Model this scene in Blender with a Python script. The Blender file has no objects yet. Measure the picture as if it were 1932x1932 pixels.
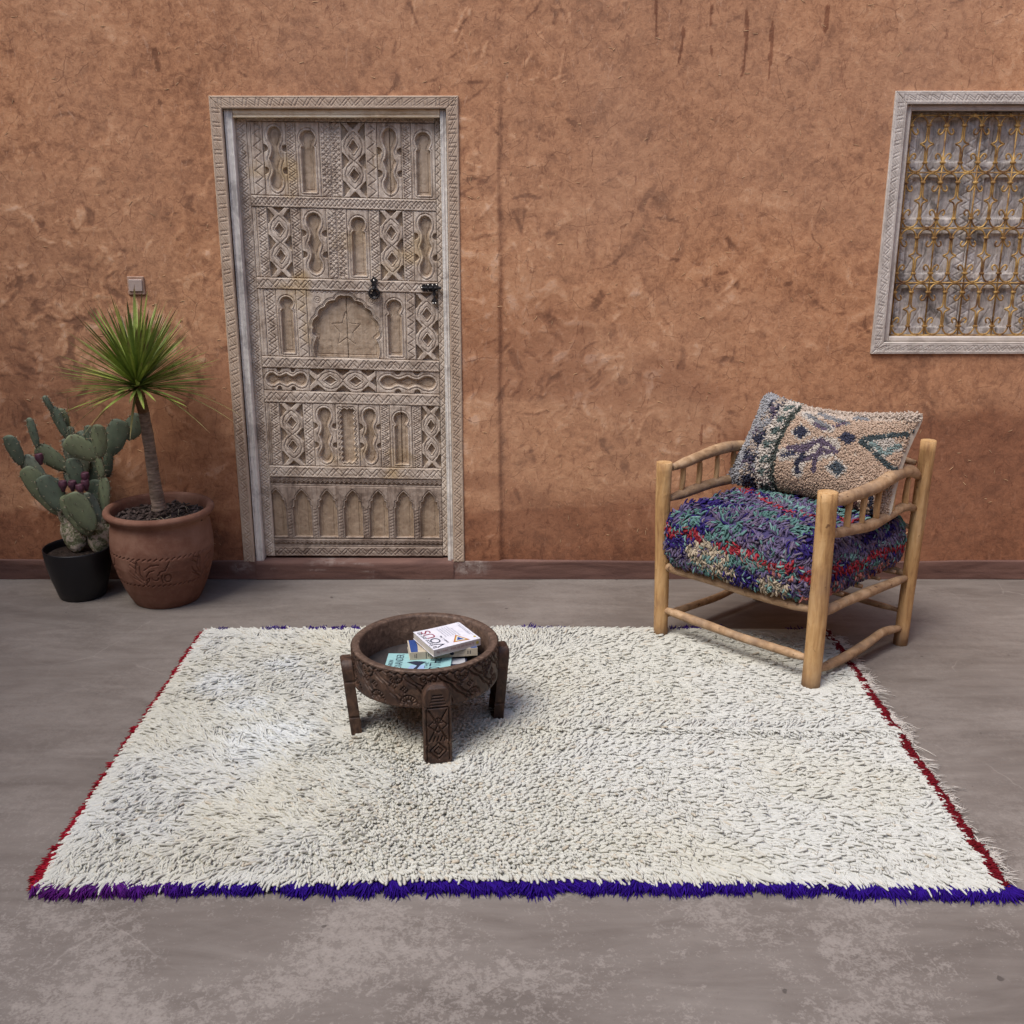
import bpy, math, random
import numpy as np
from mathutils import Vector

rng = np.random.default_rng(7)
random.seed(7)
sc = bpy.context.scene
COL = sc.collection
R = math.radians

# ------------------------------------------------------------------ camera
CAM_H, F, PITCH = 1.7, 2078.0, R(17.2)
cd = bpy.data.cameras.new('camera'); cam = bpy.data.objects.new('camera', cd); COL.objects.link(cam)
cam.location = (0, 0, CAM_H); cam.rotation_euler = (R(90) - PITCH, 0, 0)
cd.sensor_fit = 'HORIZONTAL'; cd.sensor_width = 36; cd.lens = 36 * F / 1932
cd.clip_start = .05; cd.clip_end = 1000
sc.camera = cam

# ------------------------------------------------------------------ light
SUN_EL, SUN_AZ = 60, 226          # azimuth clockwise from +Y (the wall's side)
w = bpy.data.worlds.new('World'); sc.world = w; w.use_nodes = True
nt = w.node_tree; bg = nt.nodes['Background']
sky = nt.nodes.new('ShaderNodeTexSky'); sky.sky_type = 'NISHITA'; sky.sun_disc = False
sky.sun_elevation = R(SUN_EL); sky.sun_rotation = R(SUN_AZ); sky.air_density = 1.0; sky.dust_density = 1.6; sky.ozone_density = 1.0
nt.links.new(sky.outputs[0], bg.inputs[0]); bg.inputs[1].default_value = .14
sl = bpy.data.lights.new('sun', 'SUN'); sl.energy = 1.75; sl.angle = R(30); sl.color = (1, .95, .88)
so = bpy.data.objects.new('sun', sl); COL.objects.link(so)
sd = Vector((math.sin(R(SUN_AZ)) * math.cos(R(SUN_EL)), math.cos(R(SUN_AZ)) * math.cos(R(SUN_EL)), math.sin(R(SUN_EL))))
so.rotation_euler = (-sd).to_track_quat('-Z', 'Y').to_euler()
sc.view_settings.view_transform = 'Standard'; sc.view_settings.look = 'None'
sc.view_settings.exposure = 0.82; sc.view_settings.gamma = 1
sc.view_settings.use_curve_mapping = False

# ------------------------------------------------------------------ measuring helpers (1932 px photo coordinates -> metres)
CP, SP = math.cos(PITCH), math.sin(PITCH)
WALL_Y = CAM_H / math.tan(PITCH + math.atan(125 / F))
def ray(px, py):
    x = (px - 966) / F; y = -(py - 966) / F
    return (x, CP + y * SP, -SP + y * CP)
def ground(px, py, z=0.0):
    a = ray(px, py); t = (z - CAM_H) / a[2]; return np.array((a[0] * t, a[1] * t, z))
def upright(px, py, y):
    a = ray(px, py); t = y / a[1]; return np.array((a[0] * t, y, CAM_H + a[2] * t))

# ------------------------------------------------------------------ noise
def _h(ix, iy, s):
    n = (ix.astype(np.int64) * 374761393 + iy.astype(np.int64) * 668265263 + s * 144269504) & 0xffffffff
    n = ((n ^ (n >> 13)) * 1274126177) & 0xffffffff
    return ((n ^ (n >> 16)) & 0xffffff) / float(0xffffff)
def vn(x, y, s=0):
    x = np.asarray(x, float); y = np.asarray(y, float)
    ix = np.floor(x); iy = np.floor(y); fx = x - ix; fy = y - iy
    fx = fx * fx * (3 - 2 * fx); fy = fy * fy * (3 - 2 * fy)
    a = _h(ix, iy, s); b = _h(ix + 1, iy, s); c = _h(ix, iy + 1, s); d = _h(ix + 1, iy + 1, s)
    return (a * (1 - fx) + b * fx) * (1 - fy) + (c * (1 - fx) + d * fx) * fy
def fbm(x, y, s=0, o=4):
    t = 0; a = .5; k = 1
    for i in range(o):
        t = t + a * vn(x * k, y * k, s + i * 17); a *= .5; k *= 2.03
    return t / (1 - .5 ** o)

# ------------------------------------------------------------------ object helpers
ROOTLOC = {}
def link(o, parent=None):
    COL.objects.link(o)
    if parent is not None: o.parent = parent
def thing(name, label, cat, loc=(0, 0, 0), group=None):
    o = bpy.data.objects.new(name, None); o.empty_display_size = .1; COL.objects.link(o)
    o.location = loc; o['label'] = label; o['category'] = cat
    if group: o['group'] = group
    return o
def rootloc(p):
    v = np.zeros(3)
    while p is not None:
        v = v + np.array(p.location); p = p.parent
    return v
def build(name, V, Fc, mat, parent=None, col=None, smooth=True, mats=None, fmat=None):
    V = np.asarray(V, float).reshape(-1, 3)
    if parent is not None: V = V - rootloc(parent)
    me = bpy.data.meshes.new(name)
    if isinstance(Fc, np.ndarray):
        n, k = Fc.shape
        me.vertices.add(len(V)); me.vertices.foreach_set('co', V.astype(np.float32).ravel())
        me.loops.add(n * k); me.loops.foreach_set('vertex_index', Fc.astype(np.int32).ravel())
        me.polygons.add(n); me.polygons.foreach_set('loop_start', np.arange(0, n * k, k, dtype=np.int32))
        me.polygons.foreach_set('loop_total', np.full(n, k, dtype=np.int32))
        me.update(calc_edges=True)
    else:
        me.from_pydata([tuple(v) for v in V], [], [tuple(int(i) for i in f) for f in Fc]); me.update()
    for m in (mats or [mat]): me.materials.append(m)
    if fmat is not None: me.polygons.foreach_set('material_index', np.asarray(fmat, dtype=np.int32))
    me.polygons.foreach_set('use_smooth', np.full(len(me.polygons), bool(smooth)))
    if col is not None:
        a = me.color_attributes.new('col', 'FLOAT_COLOR', 'POINT')
        c = np.ones((len(V), 4), np.float32); c[:, :3] = col; a.data.foreach_set('color', c.ravel())
    o = bpy.data.objects.new(name, me); link(o, parent); return o
class MB:
    """collects simple solids into one mesh"""
    def __init__(s): s.v = []; s.f = []; s.n = 0; s.m = []
    def add(s, V, Fc, m=0):
        s.v.append(np.asarray(V, float).reshape(-1, 3)); s.f += [tuple(int(i) + s.n for i in f) for f in Fc]
        s.m += [m] * len(Fc); s.n += len(s.v[-1]); return s
    def box(s, x0, x1, y0, y1, z0, z1, b=.002, m=0):
        # bevelled box: each face inset, chamfers between
        b = min(b, (x1 - x0) / 3, (y1 - y0) / 3, (z1 - z0) / 3)
        X = (x0, x1); Y = (y0, y1); Z = (z0, z1); V = []; idx = {}
        for i in (0, 1):
            for j in (0, 1):
                for k in (0, 1):
                    sx, sy, sz = (1 - 2 * i) * b, (1 - 2 * j) * b, (1 - 2 * k) * b
                    for ax, p in enumerate(((X[i], Y[j] + sy, Z[k] + sz), (X[i] + sx, Y[j], Z[k] + sz), (X[i] + sx, Y[j] + sy, Z[k]))):
                        idx[i, j, k, ax] = len(V); V.append(p)
        Fc = []
        q = lambda *L: Fc.append([idx[l] for l in L])
        q((0,0,0,0),(0,0,1,0),(0,1,1,0),(0,1,0,0)); q((1,0,0,0),(1,1,0,0),(1,1,1,0),(1,0,1,0))
        q((0,0,0,1),(1,0,0,1),(1,0,1,1),(0,0,1,1)); q((0,1,0,1),(0,1,1,1),(1,1,1,1),(1,1,0,1))
        q((0,0,0,2),(0,1,0,2),(1,1,0,2),(1,0,0,2)); q((0,0,1,2),(1,0,1,2),(1,1,1,2),(0,1,1,2))
        for i in (0, 1):
            for j in (0, 1): q((i,j,0,0),(i,j,1,0),(i,j,1,1),(i,j,0,1))
            for k in (0, 1): q((i,0,k,0),(i,1,k,0),(i,1,k,2),(i,0,k,2))
        for j in (0, 1):
            for k in (0, 1): q((0,j,k,1),(1,j,k,1),(1,j,k,2),(0,j,k,2))
        for c in [(i, j, k) for i in (0, 1) for j in (0, 1) for k in (0, 1)]: q(c + (0,), c + (1,), c + (2,))
        return s.add(V, Fc, m)
    def tube(s, P, rad, seg=8, m=0, noise=0, seed=0, caps=True, squash=None):
        V, Fc = tube(P, rad, seg, noise, seed, caps, squash); return s.add(V, Fc, m)
    def obj(s, name, mat, parent=None, smooth=False, mats=None, col=None):
        o = build(name, np.concatenate(s.v), s.f, mat, parent, smooth=smooth, mats=mats, fmat=s.m if mats else None, col=col)
        import bmesh
        bm = bmesh.new(); bm.from_mesh(o.data); bmesh.ops.recalc_face_normals(bm, faces=bm.faces); bm.to_mesh(o.data); bm.free()
        return o
def resample(P, step):
    P = np.asarray(P, float)
    if len(P) == 2:
        n = max(2, int(np.linalg.norm(P[1] - P[0]) / step)); t = np.linspace(0, 1, n + 1)[:, None]; return P[0] * (1 - t) + P[1] * t
    out = []
    Q = np.vstack([2 * P[0] - P[1], P, 2 * P[-1] - P[-2]])
    for i in range(1, len(Q) - 2):
        p0, p1, p2, p3 = Q[i - 1:i + 3]; n = max(2, int(np.linalg.norm(p2 - p1) / step))
        for t in np.linspace(0, 1, n, endpoint=False):
            out.append(.5 * ((2 * p1) + (-p0 + p2) * t + (2 * p0 - 5 * p1 + 4 * p2 - p3) * t * t + (-p0 + 3 * p1 - 3 * p2 + p3) * t ** 3))
    out.append(P[-1]); return np.array(out)
def tube(P, rad, seg=8, noise=0, seed=0, caps=True, squash=None):
    P = np.asarray(P, float); n = len(P); rad = np.broadcast_to(np.asarray(rad, float), (n,))
    T = np.gradient(P, axis=0); T /= np.linalg.norm(T, axis=1)[:, None] + 1e-12
    up = np.array((0, 0, 1.)) if abs(T[0][2]) < .9 else np.array((0, 1., 0))
    V = []; a = np.linspace(0, 2 * math.pi, seg, endpoint=False)
    u = np.cross(up, T[0]); u /= np.linalg.norm(u)
    for i in range(n):
        u = u - T[i] * np.dot(u, T[i]); u /= np.linalg.norm(u); v = np.cross(T[i], u)
        r = rad[i]
        if noise: r = r * (1 + noise * (vn(np.cos(a) * 1.5 + i * .10 + seed, np.sin(a) * 1.5 + i * .07, seed) - .5) * 2)
        c, s_ = np.cos(a), np.sin(a)
        if squash: s_ = s_ * squash
        V.append(P[i] + (c * r)[:, None] * u + (s_ * r)[:, None] * v)
    V = np.concatenate(V); Fc = []
    for i in range(n - 1):
        for j in range(seg):
            k = (j + 1) % seg; Fc.append((i * seg + j, i * seg + k, (i + 1) * seg + k, (i + 1) * seg + j))
    if caps:
        Fc.append(tuple(range(seg - 1, -1, -1))); Fc.append(tuple(range((n - 1) * seg, n * seg)))
    return V, Fc
def lathe(prof, c, seg=64, wob=0, seed=0):
    prof = np.asarray(prof, float); a = np.linspace(0, 2 * math.pi, seg, endpoint=False)
    V = []
    for r, z in prof:
        rr = r * (1 + wob * (vn(np.cos(a) * 2 + 9, np.sin(a) * 2 + z * 5, seed) - .5))
        V.append(np.stack([c[0] + rr * np.cos(a), c[1] + rr * np.sin(a), np.full(seg, c[2] + z)], 1))
    n = len(prof); i, j = np.meshgrid(np.arange(n - 1), np.arange(seg), indexing='ij')
    k = (j + 1) % seg
    Fc = np.stack([i * seg + j, i * seg + k, (i + 1) * seg + k, (i + 1) * seg + j], -1).reshape(-1, 4)
    return np.concatenate(V), Fc

# ------------------------------------------------------------------ material helpers
class M:
    def __init__(s, name, rough=.8, spec=.3):
        s.m = bpy.data.materials.new(name); s.m.use_nodes = True; s.t = s.m.node_tree
        s.b = s.t.nodes['Principled BSDF']; s.b.inputs['Roughness'].default_value = rough
        s.b.inputs['Specular IOR Level'].default_value = spec; s._c = {}
    def n(s, ty, **k):
        nd = s.t.nodes.new('ShaderNode' + ty)
        for a, v in k.items():
            if a.startswith('i_'):
                key = a[2:].replace('_', ' '); sock = nd.inputs[int(key) if key.isdigit() else key]
                if isinstance(v, bpy.types.NodeSocket): s.t.links.new(v, sock)
                else: sock.default_value = v
            else: setattr(nd, a, v)
        return nd
    def co(s, scale=(1, 1, 1), rot=(0, 0, 0)):
        if 'p' not in s._c: s._c['p'] = s.n('NewGeometry').outputs['Position']
        return s.n('Mapping', i_Vector=s._c['p'], i_Scale=scale, i_Rotation=rot).outputs[0]
    def noise(s, sc_, det=5, rough=.55, dist=0, scale=(1, 1, 1), rot=(0, 0, 0)):
        return s.n('TexNoise', i_Vector=s.co(scale, rot), i_Scale=sc_, i_Detail=det, i_Roughness=rough, i_Distortion=dist).outputs['Fac']
    def ramp(s, f, stops, interp='LINEAR'):
        r = s.n('ValToRGB', i_Fac=f); r.color_ramp.interpolation = interp; e = r.color_ramp.elements
        while len(e) < len(stops): e.new(.5)
        for x, (p, c) in zip(e, stops):
            x.position = p; x.color = (*((c, c, c) if isinstance(c, (int, float)) else c), 1)
        return r.outputs[0]
    def mix(s, f, a, b, mode='MIX'):
        nd = s.n('Mix', data_type='RGBA', blend_type=mode)
        for k, v in ((0, f), (6, a), (7, b)):
            if isinstance(v, bpy.types.NodeSocket): s.t.links.new(v, nd.inputs[k])
            else: nd.inputs[k].default_value = (v if k == 0 else (*v, 1))
        return nd.outputs[2]
    def math(s, op, a, b=0., c=0.):
        return s.n('Math', operation=op, i_0=a, i_1=b, i_2=c).outputs[0]
    def attr(s, name='col'): return s.n('Attribute', attribute_name=name).outputs['Color']
    def color(s, c):
        if isinstance(c, bpy.types.NodeSocket): s.t.links.new(c, s.b.inputs['Base Color'])
        else: s.b.inputs['Base Color'].default_value = (*c, 1)
        return s
    def rough(s, r): s.t.links.new(r, s.b.inputs['Roughness']); return s
    def bump(s, h, dist=.002, st=1.0):
        nd = s.n('Bump', i_Height=h, i_Distance=dist, i_Strength=st)
        s.t.links.new(nd.outputs[0], s.b.inputs['Normal']); return s

# earth plaster
m = M('earth_plaster', .92, .15)
sepc = m.n('SeparateColor', i_Color=m.attr()); t = sepc.outputs[0]
hi = m.noise(38, 4, .66, .6); mid = m.noise(8, 5, .66, .7, (1, 1, 1.2)); fine = m.noise(150, 2, .6); md2 = m.noise(17, 5, .68, .3)
big = m.noise(1.1, 2, .5, .4); stk = m.noise(46, 4, .72, 1.2, (1, 1, .35), (0, .6, 0))
f = m.math('ADD', m.math('MULTIPLY', t, .62), m.math('MULTIPLY', mid, .36))
f = m.math('ADD', f, m.math('MULTIPLY', hi, .50)); f = m.math('ADD', f, m.math('MULTIPLY', fine, .16)); f = m.math('SUBTRACT', f, .35)
base = m.ramp(f, [(.28, (.215, .098, .054)), (.39, (.35, .166, .088)), (.48, (.475, .234, .122)), (.55, (.545, .282, .150)), (.63, (.625, .350, .200)), (.75, (.70, .44, .29))])
base = m.mix(m.ramp(big, [(.35, 0.), (.65, .6)]), base, m.mix(.5, base, (.44, .27, .18)))
base = m.mix(m.ramp(md2, [(.54, 0.), (.68, .26)]), base, m.mix(.6, base, (.58, .34, .20)))
base = m.mix(m.ramp(md2, [(.32, .25), (.40, 0.)]), base, (.24, .105, .062))
base = m.mix(m.ramp(stk, [(.60, 0.), (.66, .5)]), base, (.20, .085, .052))
base = m.mix(m.ramp(stk, [(.34, .4), (.39, 0.)]), base, (.60, .36, .23))
base = m.mix(m.ramp(m.math('MULTIPLY', fine, hi), [(.36, 0.), (.42, .5)]), base, (.17, .075, .05))
stn = m.ramp(m.math('ADD', sepc.outputs[1], m.math('MULTIPLY', m.math('SUBTRACT', hi, .5), .35)), [(.12, 0.), (.5, .8), (1., 1.)])
base = m.mix(stn, base, m.mix(1., base, (.60, .50, .49), 'MULTIPLY'))
vor = m.n('TexVoronoi', feature='DISTANCE_TO_EDGE', i_Vector=m.mix(.06, m.co(), m.n('TexNoise', i_Vector=m.co(), i_Scale=9., i_Detail=2.).outputs['Color'], 'ADD'), i_Scale=6.5).outputs['Distance']
crack = m.math('MULTIPLY', m.ramp(vor, [(.0, 1.), (.012, 0.)]), m.ramp(md2, [(.50, 0.), (.56, .85)]))
base = m.mix(m.math('MULTIPLY', crack, .75), base, (.13, .055, .035))
m.color(base)
m.bump(m.math('ADD', m.math('MULTIPLY', hi, .6), m.math('MULTIPLY', md2, .7)), .006, .6); PLASTER = m.m
m = M('shade_wall_plaster', .92, .1); m.color(m.ramp(m.noise(3, 3), [(.35, (.36, .175, .095)), (.65, (.52, .27, .15))])); BLOCKER = m.m

def concrete(name, cols, wet=.55, streak=1):
    m = M(name, .7, .25)
    a = m.noise(1.6, 6, .62, .9, (1, 1.9, 1)); b = m.noise(11, 5, .66, .8, (1, 1.5, 1)); c = m.noise(70, 3, .7)
    s2 = m.noise(5.0, 5, .6, 1.5, (.45, 2.2, 1), (0, 0, .18))
    f = m.math('ADD', m.math('MULTIPLY', a, .55), m.math('MULTIPLY', s2, .45))
    base = m.ramp(f, [(.30, cols[0]), (.46, cols[1]), (.58, cols[2]), (.75, cols[3])])
    # pale efflorescence specks gathered in clouds
    cl = m.math('ADD', m.math('MULTIPLY', m.noise(1.9, 4, .6, .4), .44), m.math('MULTIPLY', m.noise(34, 6, .78, .5), .40))
    cl = m.math('ADD', cl, m.math('MULTIPLY', m.noise(140, 3, .7), .24))
    pale = m.ramp(cl, [(.548, 0.), (.572, .30), (.68, .66)])
    yy = m.n('SeparateXYZ', i_Vector=m._c['p']).outputs['Y']
    near = m.ramp(m.math('DIVIDE', yy, 5.), [(.44, 1.), (.56, .28)])
    base = m.mix(m.math('MULTIPLY', pale, near), base, cols[4])
    base = m.mix(m.ramp(c, [(.62, 0.), (.72, .35)]), base, cols[0])
    vd = m.n('TexVoronoi', feature='DISTANCE_TO_EDGE', i_Vector=m.mix(.12, m.co(), m.n('TexNoise', i_Vector=m.co(), i_Scale=5., i_Detail=5.).outputs['Color'], 'ADD'), i_Scale=2.3).outputs['Distance']
    hair = m.math('MULTIPLY', m.ramp(vd, [(0., 1.), (.006, 0.)]), m.ramp(m.noise(1.7, 2), [(.55, 0.), (.63, .35)]))
    base = m.mix(hair, base, cols[4])
    base = m.mix(m.ramp(m.noise(19, 2, .5), [(.74, 0.), (.76, .7)]), base, (.06, .05, .045))
    m.color(base).rough(m.ramp(b, [(.3, .5), (.7, .8)]))
    m.bump(m.math('ADD', m.math('MULTIPLY', b, .6), m.math('MULTIPLY', c, .3)), .0025, .6)
    return m.m
FLOOR = concrete('trowelled_concrete', [(.116, .097, .085), (.160, .137, .121), (.194, .169, .150), (.242, .213, .190), (.355, .318, .286)])

m = M('brown_skirting_cement', .75, .25)
a = m.noise(7, 6, .62, .8, (.35, 1, 2.5)); c = m.noise(60, 4, .6)
base = m.ramp(a, [(.3, (.085, .045, .038)), (.5, (.135, .072, .058)), (.7, (.19, .105, .083))])
base = m.mix(m.n('SeparateColor', i_Color=m.attr()).outputs[0], base, m.ramp(m.noise(30, 5, .7, .5), [(.42, (.16, .10, .085)), (.6, (.42, .36, .32))]))
m.color(base).bump(m.math('ADD', a, m.math('MULTIPLY', c, .4)), .004, .7); SKIRT = m.m

def limewood(name, axis, cols, stain=True, dark=.35, bump=.0016):
    m = M(name, .82, .2)
    st = {'z': (1, 1, .07), 'x': (.07, 1, 1)}[axis]
    g = m.noise(55, 5, .62, .5, st); g2 = m.noise(170, 3, .6, .2, st); p = m.noise(5.5, 5, .65, .8); q = m.noise(24, 5, .7, 1.)
    f = m.math('ADD', m.math('MULTIPLY', g, .55), m.math('MULTIPLY', g2, .2)); f = m.math('ADD', f, m.math('MULTIPLY', q, .28))
    base = m.ramp(f, [(.39, cols[0]), (.50, cols[1]), (.66, cols[2])])
    base = m.mix(m.ramp(p, [(.42, 0.), (.66, .55)]), base, cols[2])
    base = m.mix(m.ramp(m.noise(7., 5, .66, 1.0), [(.52, 0.), (.66, dark * 1.3)]), base, cols[0])
    if stain: base = m.mix(m.ramp(m.noise(4.3, 3, .5), [(.60, 0.), (.70, .6)]), base, (.44, .31, .15))
    bw = m.ramp(q, [(.35, (.27, .185, .115)), (.65, (.42, .31, .205))])
    base = m.mix(m.math('MULTIPLY', m.n('SeparateColor', i_Color=m.attr()).outputs[0], .65 if name.startswith(('lime', 'weathered')) else 0.), base, bw)
    m.color(base).bump(f, bump, .8); return m.m
LEAF_V = limewood('limewashed_wood_upright', 'z', [(.17, .12, .088), (.42, .335, .265), (.64, .56, .475)])
LEAF_H = limewood('limewashed_wood_level', 'x', [(.17, .12, .088), (.42, .335, .265), (.64, .56, .475)])
FRAME_V = limewood('frame_wood_upright', 'z', [(.31, .215, .15), (.44, .33, .245), (.51, .405, .31)], False, .25, .0015)
FRAME_H = limewood('frame_wood_level', 'x', [(.31, .215, .15), (.44, .33, .245), (.51, .405, .31)], False, .25, .0015)
JAMB_V = limewood('whitewashed_jamb_upright', 'z', [(.33, .30, .28), (.66, .615, .56), (.78, .74, .68)], False, .5)
JAMB_H = limewood('pine_lintel_wood', 'x', [(.45, .31, .17), (.72, .58, .39), (.78, .70, .54)], False, .25)
WIN_V = limewood('grey_window_wood_upright', 'z', [(.30, .255, .22), (.50, .445, .395), (.60, .545, .49)], False, .3, .0015)
WIN_H = limewood('grey_window_wood_level', 'x', [(.30, .255, .22), (.50, .445, .395), (.60, .545, .49)], False, .3, .0015)
SHUT = limewood('shutter_wood', 'z', [(.13, .115, .10), (.46, .41, .37), (.78, .73, .68)], False, .6, .003)
m = M('dark_backing_wood', .9, .1); m.color((.035, .025, .02)); DARK = m.m
LEAF_B = limewood('weathered_shaded_bottom_wood', 'z', [(.11, .075, .057), (.25, .188, .148), (.42, .345, .285)], False, .5)  # both bottom woods: weathering, plus some of the shade there put into the colour
LEAF_BH = limewood('weathered_shaded_rail_wood', 'x', [(.11, .075, .057), (.25, .188, .148), (.42, .345, .285)], False, .5)

m = M('black_iron', .55, .4); m.color(m.ramp(m.noise(60, 4), [(.4, (.012, .012, .014)), (.7, (.04, .035, .035))])).bump(m.noise(90, 3), .001); m.b.inputs['Metallic'].default_value = .4; IRON = m.m
m = M('steel_rivet', .35, .5); m.color((.75, .72, .66)); m.b.inputs['Metallic'].default_value = .6; RIVET = m.m
m = M('gilded_iron', .6, .4); m.color(m.ramp(m.noise(22, 5, .65), [(.36, (.12, .055, .025)), (.50, (.31, .175, .055)), (.66, (.56, .36, .12))])).bump(m.noise(140, 3), .0008); m.b.inputs['Metallic'].default_value = .25; GRILLE = m.m
m = M('concrete_socket_plate', .8, .2); m.color(m.ramp(m.noise(30, 5), [(.35, (.30, .18, .13)), (.65, (.42, .28, .21))])).bump(m.noise(90), .001); PLATE = m.m

def wool(name, gain=1.0, rough=.95):
    m = M(name, rough, .08)
    m.color(m.attr())
    return m.m
WOOL = wool('wool_yarn')

def polewood(name):
    m = M(name, .62, .3)
    tx = m.n('TexCoord').outputs['Object']
    def nz(s, sc3, d=5, r=.6, di=0.):
        mp = m.n('Mapping', i_Vector=tx, i_Scale=sc3); return m.n('TexNoise', i_Vector=mp.outputs[0], i_Scale=s, i_Detail=d, i_Roughness=r, i_Distortion=di).outputs['Fac']
    g = nz(60., (1, 1, .12), 5, .6, .6); p = nz(9., (1, 1, .5)); k = nz(34., (1, 1, .8), 4, .6, 1.)
    base = m.ramp(m.math('ADD', m.math('MULTIPLY', g, .5), m.math('MULTIPLY', p, .5)), [(.36, (.27, .140, .058)), (.48, (.47, .275, .115)), (.62, (.62, .405, .20))])
    base = m.mix(m.ramp(k, [(.66, 0.), (.72, .8)]), base, (.12, .055, .025))
    base = m.mix(m.ramp(nz(4., (1, 1, 1)), [(.5, 0.), (.7, .45)]), base, (.30, .20, .135))
    zz = m.n('SeparateXYZ', i_Vector=tx).outputs['Z']
    grime = m.ramp(m.math('ADD', zz, m.math('MULTIPLY', nz(30., (1, 1, .4)), .05)), [(.045, .75), (.10, 0.)])
    base = m.mix(grime, base, (.17, .105, .065))
    base = m.mix(m.ramp(nz(14., (1, 1, .06), 3, .5), [(.60, 0.), (.63, .5)]), base, (.22, .115, .05))
    m.color(base).bump(m.math('ADD', g, k), .003, .8); return m.m
POLE = polewood('peeled_pole_wood')
m = M('grey_peeled_rail_wood', .6, .3)
g = m.noise(26, 5, .6, .6); base = m.ramp(g, [(.32, (.25, .15, .08)), (.5, (.39, .25, .14)), (.68, (.50, .345, .21))])
base = m.mix(m.ramp(m.noise(12, 4, .6), [(.5, 0.), (.66, .6)]), base, (.22, .15, .105)); base = m.mix(m.ramp(m.noise(42, 3), [(.66, 0.), (.71, .8)]), base, (.09, .045, .025)); m.color(base).bump(g, .0007, .5); RAIL = m.m

m = M('dark_carved_wood', .55, .35)
g = m.noise(40, 5, .6, 1., (1, 1, .5)); base = m.ramp(g, [(.32, (.018, .010, .008)), (.5, (.048, .025, .017)), (.7, (.098, .054, .035))])
base = m.mix(m.ramp(m.noise(16, 5, .7), [(.55, 0.), (.7, .5)]), base, (.19, .115, .075)); m.color(base).bump(g, .0015, .7); TABLE = m.m
m = M('worn_rim_wood', .6, .3); g = m.noise(60, 5, .6, .8); m.color(m.ramp(g, [(.32, (.05, .030, .022)), (.6, (.125, .080, .058)), (.75, (.22, .15, .11))])).bump(g, .001, .6); RIM = m.m
m = M('table_inside_board', .6, .3); m.color(m.ramp(m.noise(18, 5, .6, 1., (1, .2, 1)), [(.35, (.028, .024, .024)), (.7, (.075, .062, .058))])).bump(m.noise(80), .001); INNER = m.m

m = M('terracotta', .8, .2)
a = m.noise(5, 5, .6, .6); b = m.noise(45, 5, .65); base = m.ramp(a, [(.3, (.105, .046, .031)), (.5, (.175, .082, .055)), (.68, (.25, .138, .098))])
base = m.mix(m.ramp(b, [(.5, 0.), (.75, .4)]), base, (.27, .155, .11)); m.color(base).bump(m.math('ADD', b, m.noise(9, 2, .5, 0, (.2, .2, 6))), .0015, .7); TERRA = m.m
m = M('black_plastic', .42, .45); m.color((.008, .008, .010)); m.bump(m.noise(40, 3), .0004); BLACKP = m.m
m = M('potting_soil', .95, .1); b = m.noise(70, 5, .7); m.color(m.ramp(b, [(.35, (.012, .009, .008)), (.7, (.07, .05, .04))])).bump(b, .012); SOIL = m.m
m = M('bark_chip', .9, .15); m.color(m.attr()).bump(m.noise(120), .002); CHIP = m.m
m = M('cactus_skin', .55, .35)
b = m.noise(16, 5, .65); c = m.noise(110, 3)
base = m.mix(1., m.attr(), m.ramp(b, [(.3, (.72, .72, .74)), (.7, (1.2, 1.2, 1.12))]), 'MULTIPLY'); m.color(base).bump(m.math('ADD', b, m.math('MULTIPLY', c, .3)), .002, .6); CACT = m.m
m = M('corky_cactus_bark', .9, .1)
b = m.noise(48, 5, .7, .4); base = m.ramp(b, [(.36, (.12, .11, .07)), (.46, (.17, .19, .10)), (.54, (.44, .37, .29)), (.7, (.56, .47, .38))])
base = m.mix(m.ramp(m.noise(95, 2), [(.66, 0.), (.7, .9)]), base, (.03, .022, .018)); m.color(base).bump(b, .008); CORK = m.m
m = M('purple_fruit', .5, .4); b = m.noise(60, 4); m.color(m.ramp(b, [(.35, (.055, .018, .035)), (.7, (.12, .045, .065))])).bump(b, .001); FRUIT = m.m
m = M('yucca_leaf', .5, .4); b = m.noise(60, 3); m.color(m.mix(1., m.attr(), m.ramp(b, [(.3, .8), (.7, 1.15)]), 'MULTIPLY')); YLEAF = m.m
m = M('yucca_trunk', .9, .15); b = m.noise(45, 5, .65, .8, (.4, .4, 3)); m.color(m.mix(1., m.attr(), m.ramp(b, [(.3, .45), (.6, 1.1), (.75, 1.5)]), 'MULTIPLY')).bump(b, .008); YTRUNK = m.m

def plain(name, c, rough=.6, spec=.3, bump=0):
    m = M(name, rough, spec); m.color(m.ramp(m.noise(60, 4), [(.3, tuple(x * .9 for x in c)), (.7, tuple(min(1, x * 1.05) for x in c))]))
    if bump: m.bump(m.noise(300, 2, .5, 0, (1, 1, .05)), bump)
    return m.m
PAPER = plain('white_cover_card', (.72, .72, .78), .35, .4); PAGES = plain('page_block', (.55, .50, .44), .9, .1)
BEIGE = plain('beige_cover_card', (.52, .45, .34), .5); BLUEC = plain('blue_print', (.03, .07, .24), .45); TURQ = plain('turquoise_cover_card', (.30, .52, .52), .4)
NAVY = plain('dark_cover_card', (.02, .022, .05), .4); INK = plain('dark_ink', (.02, .025, .05), .6); REDI = plain('red_ink', (.25, .02, .05), .6); PINKI = plain('mauve_ink', (.28, .12, .13), .6)
GOLD = plain('yellow_ink', (.50, .38, .08), .5); ORNG = plain('orange_ink', (.45, .12, .04), .5); GREYI = plain('grey_ink', (.28, .29, .36), .6); SPINE = plain('spine_card', (.52, .45, .42), .5); WHITEI = plain('white_ink', (.7, .72, .76), .5); SKYB = plain('pale_blue_ink', (.30, .42, .62), .5)
COTTON = plain('cream_cotton', (.55, .48, .39), .9, .1)

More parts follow.
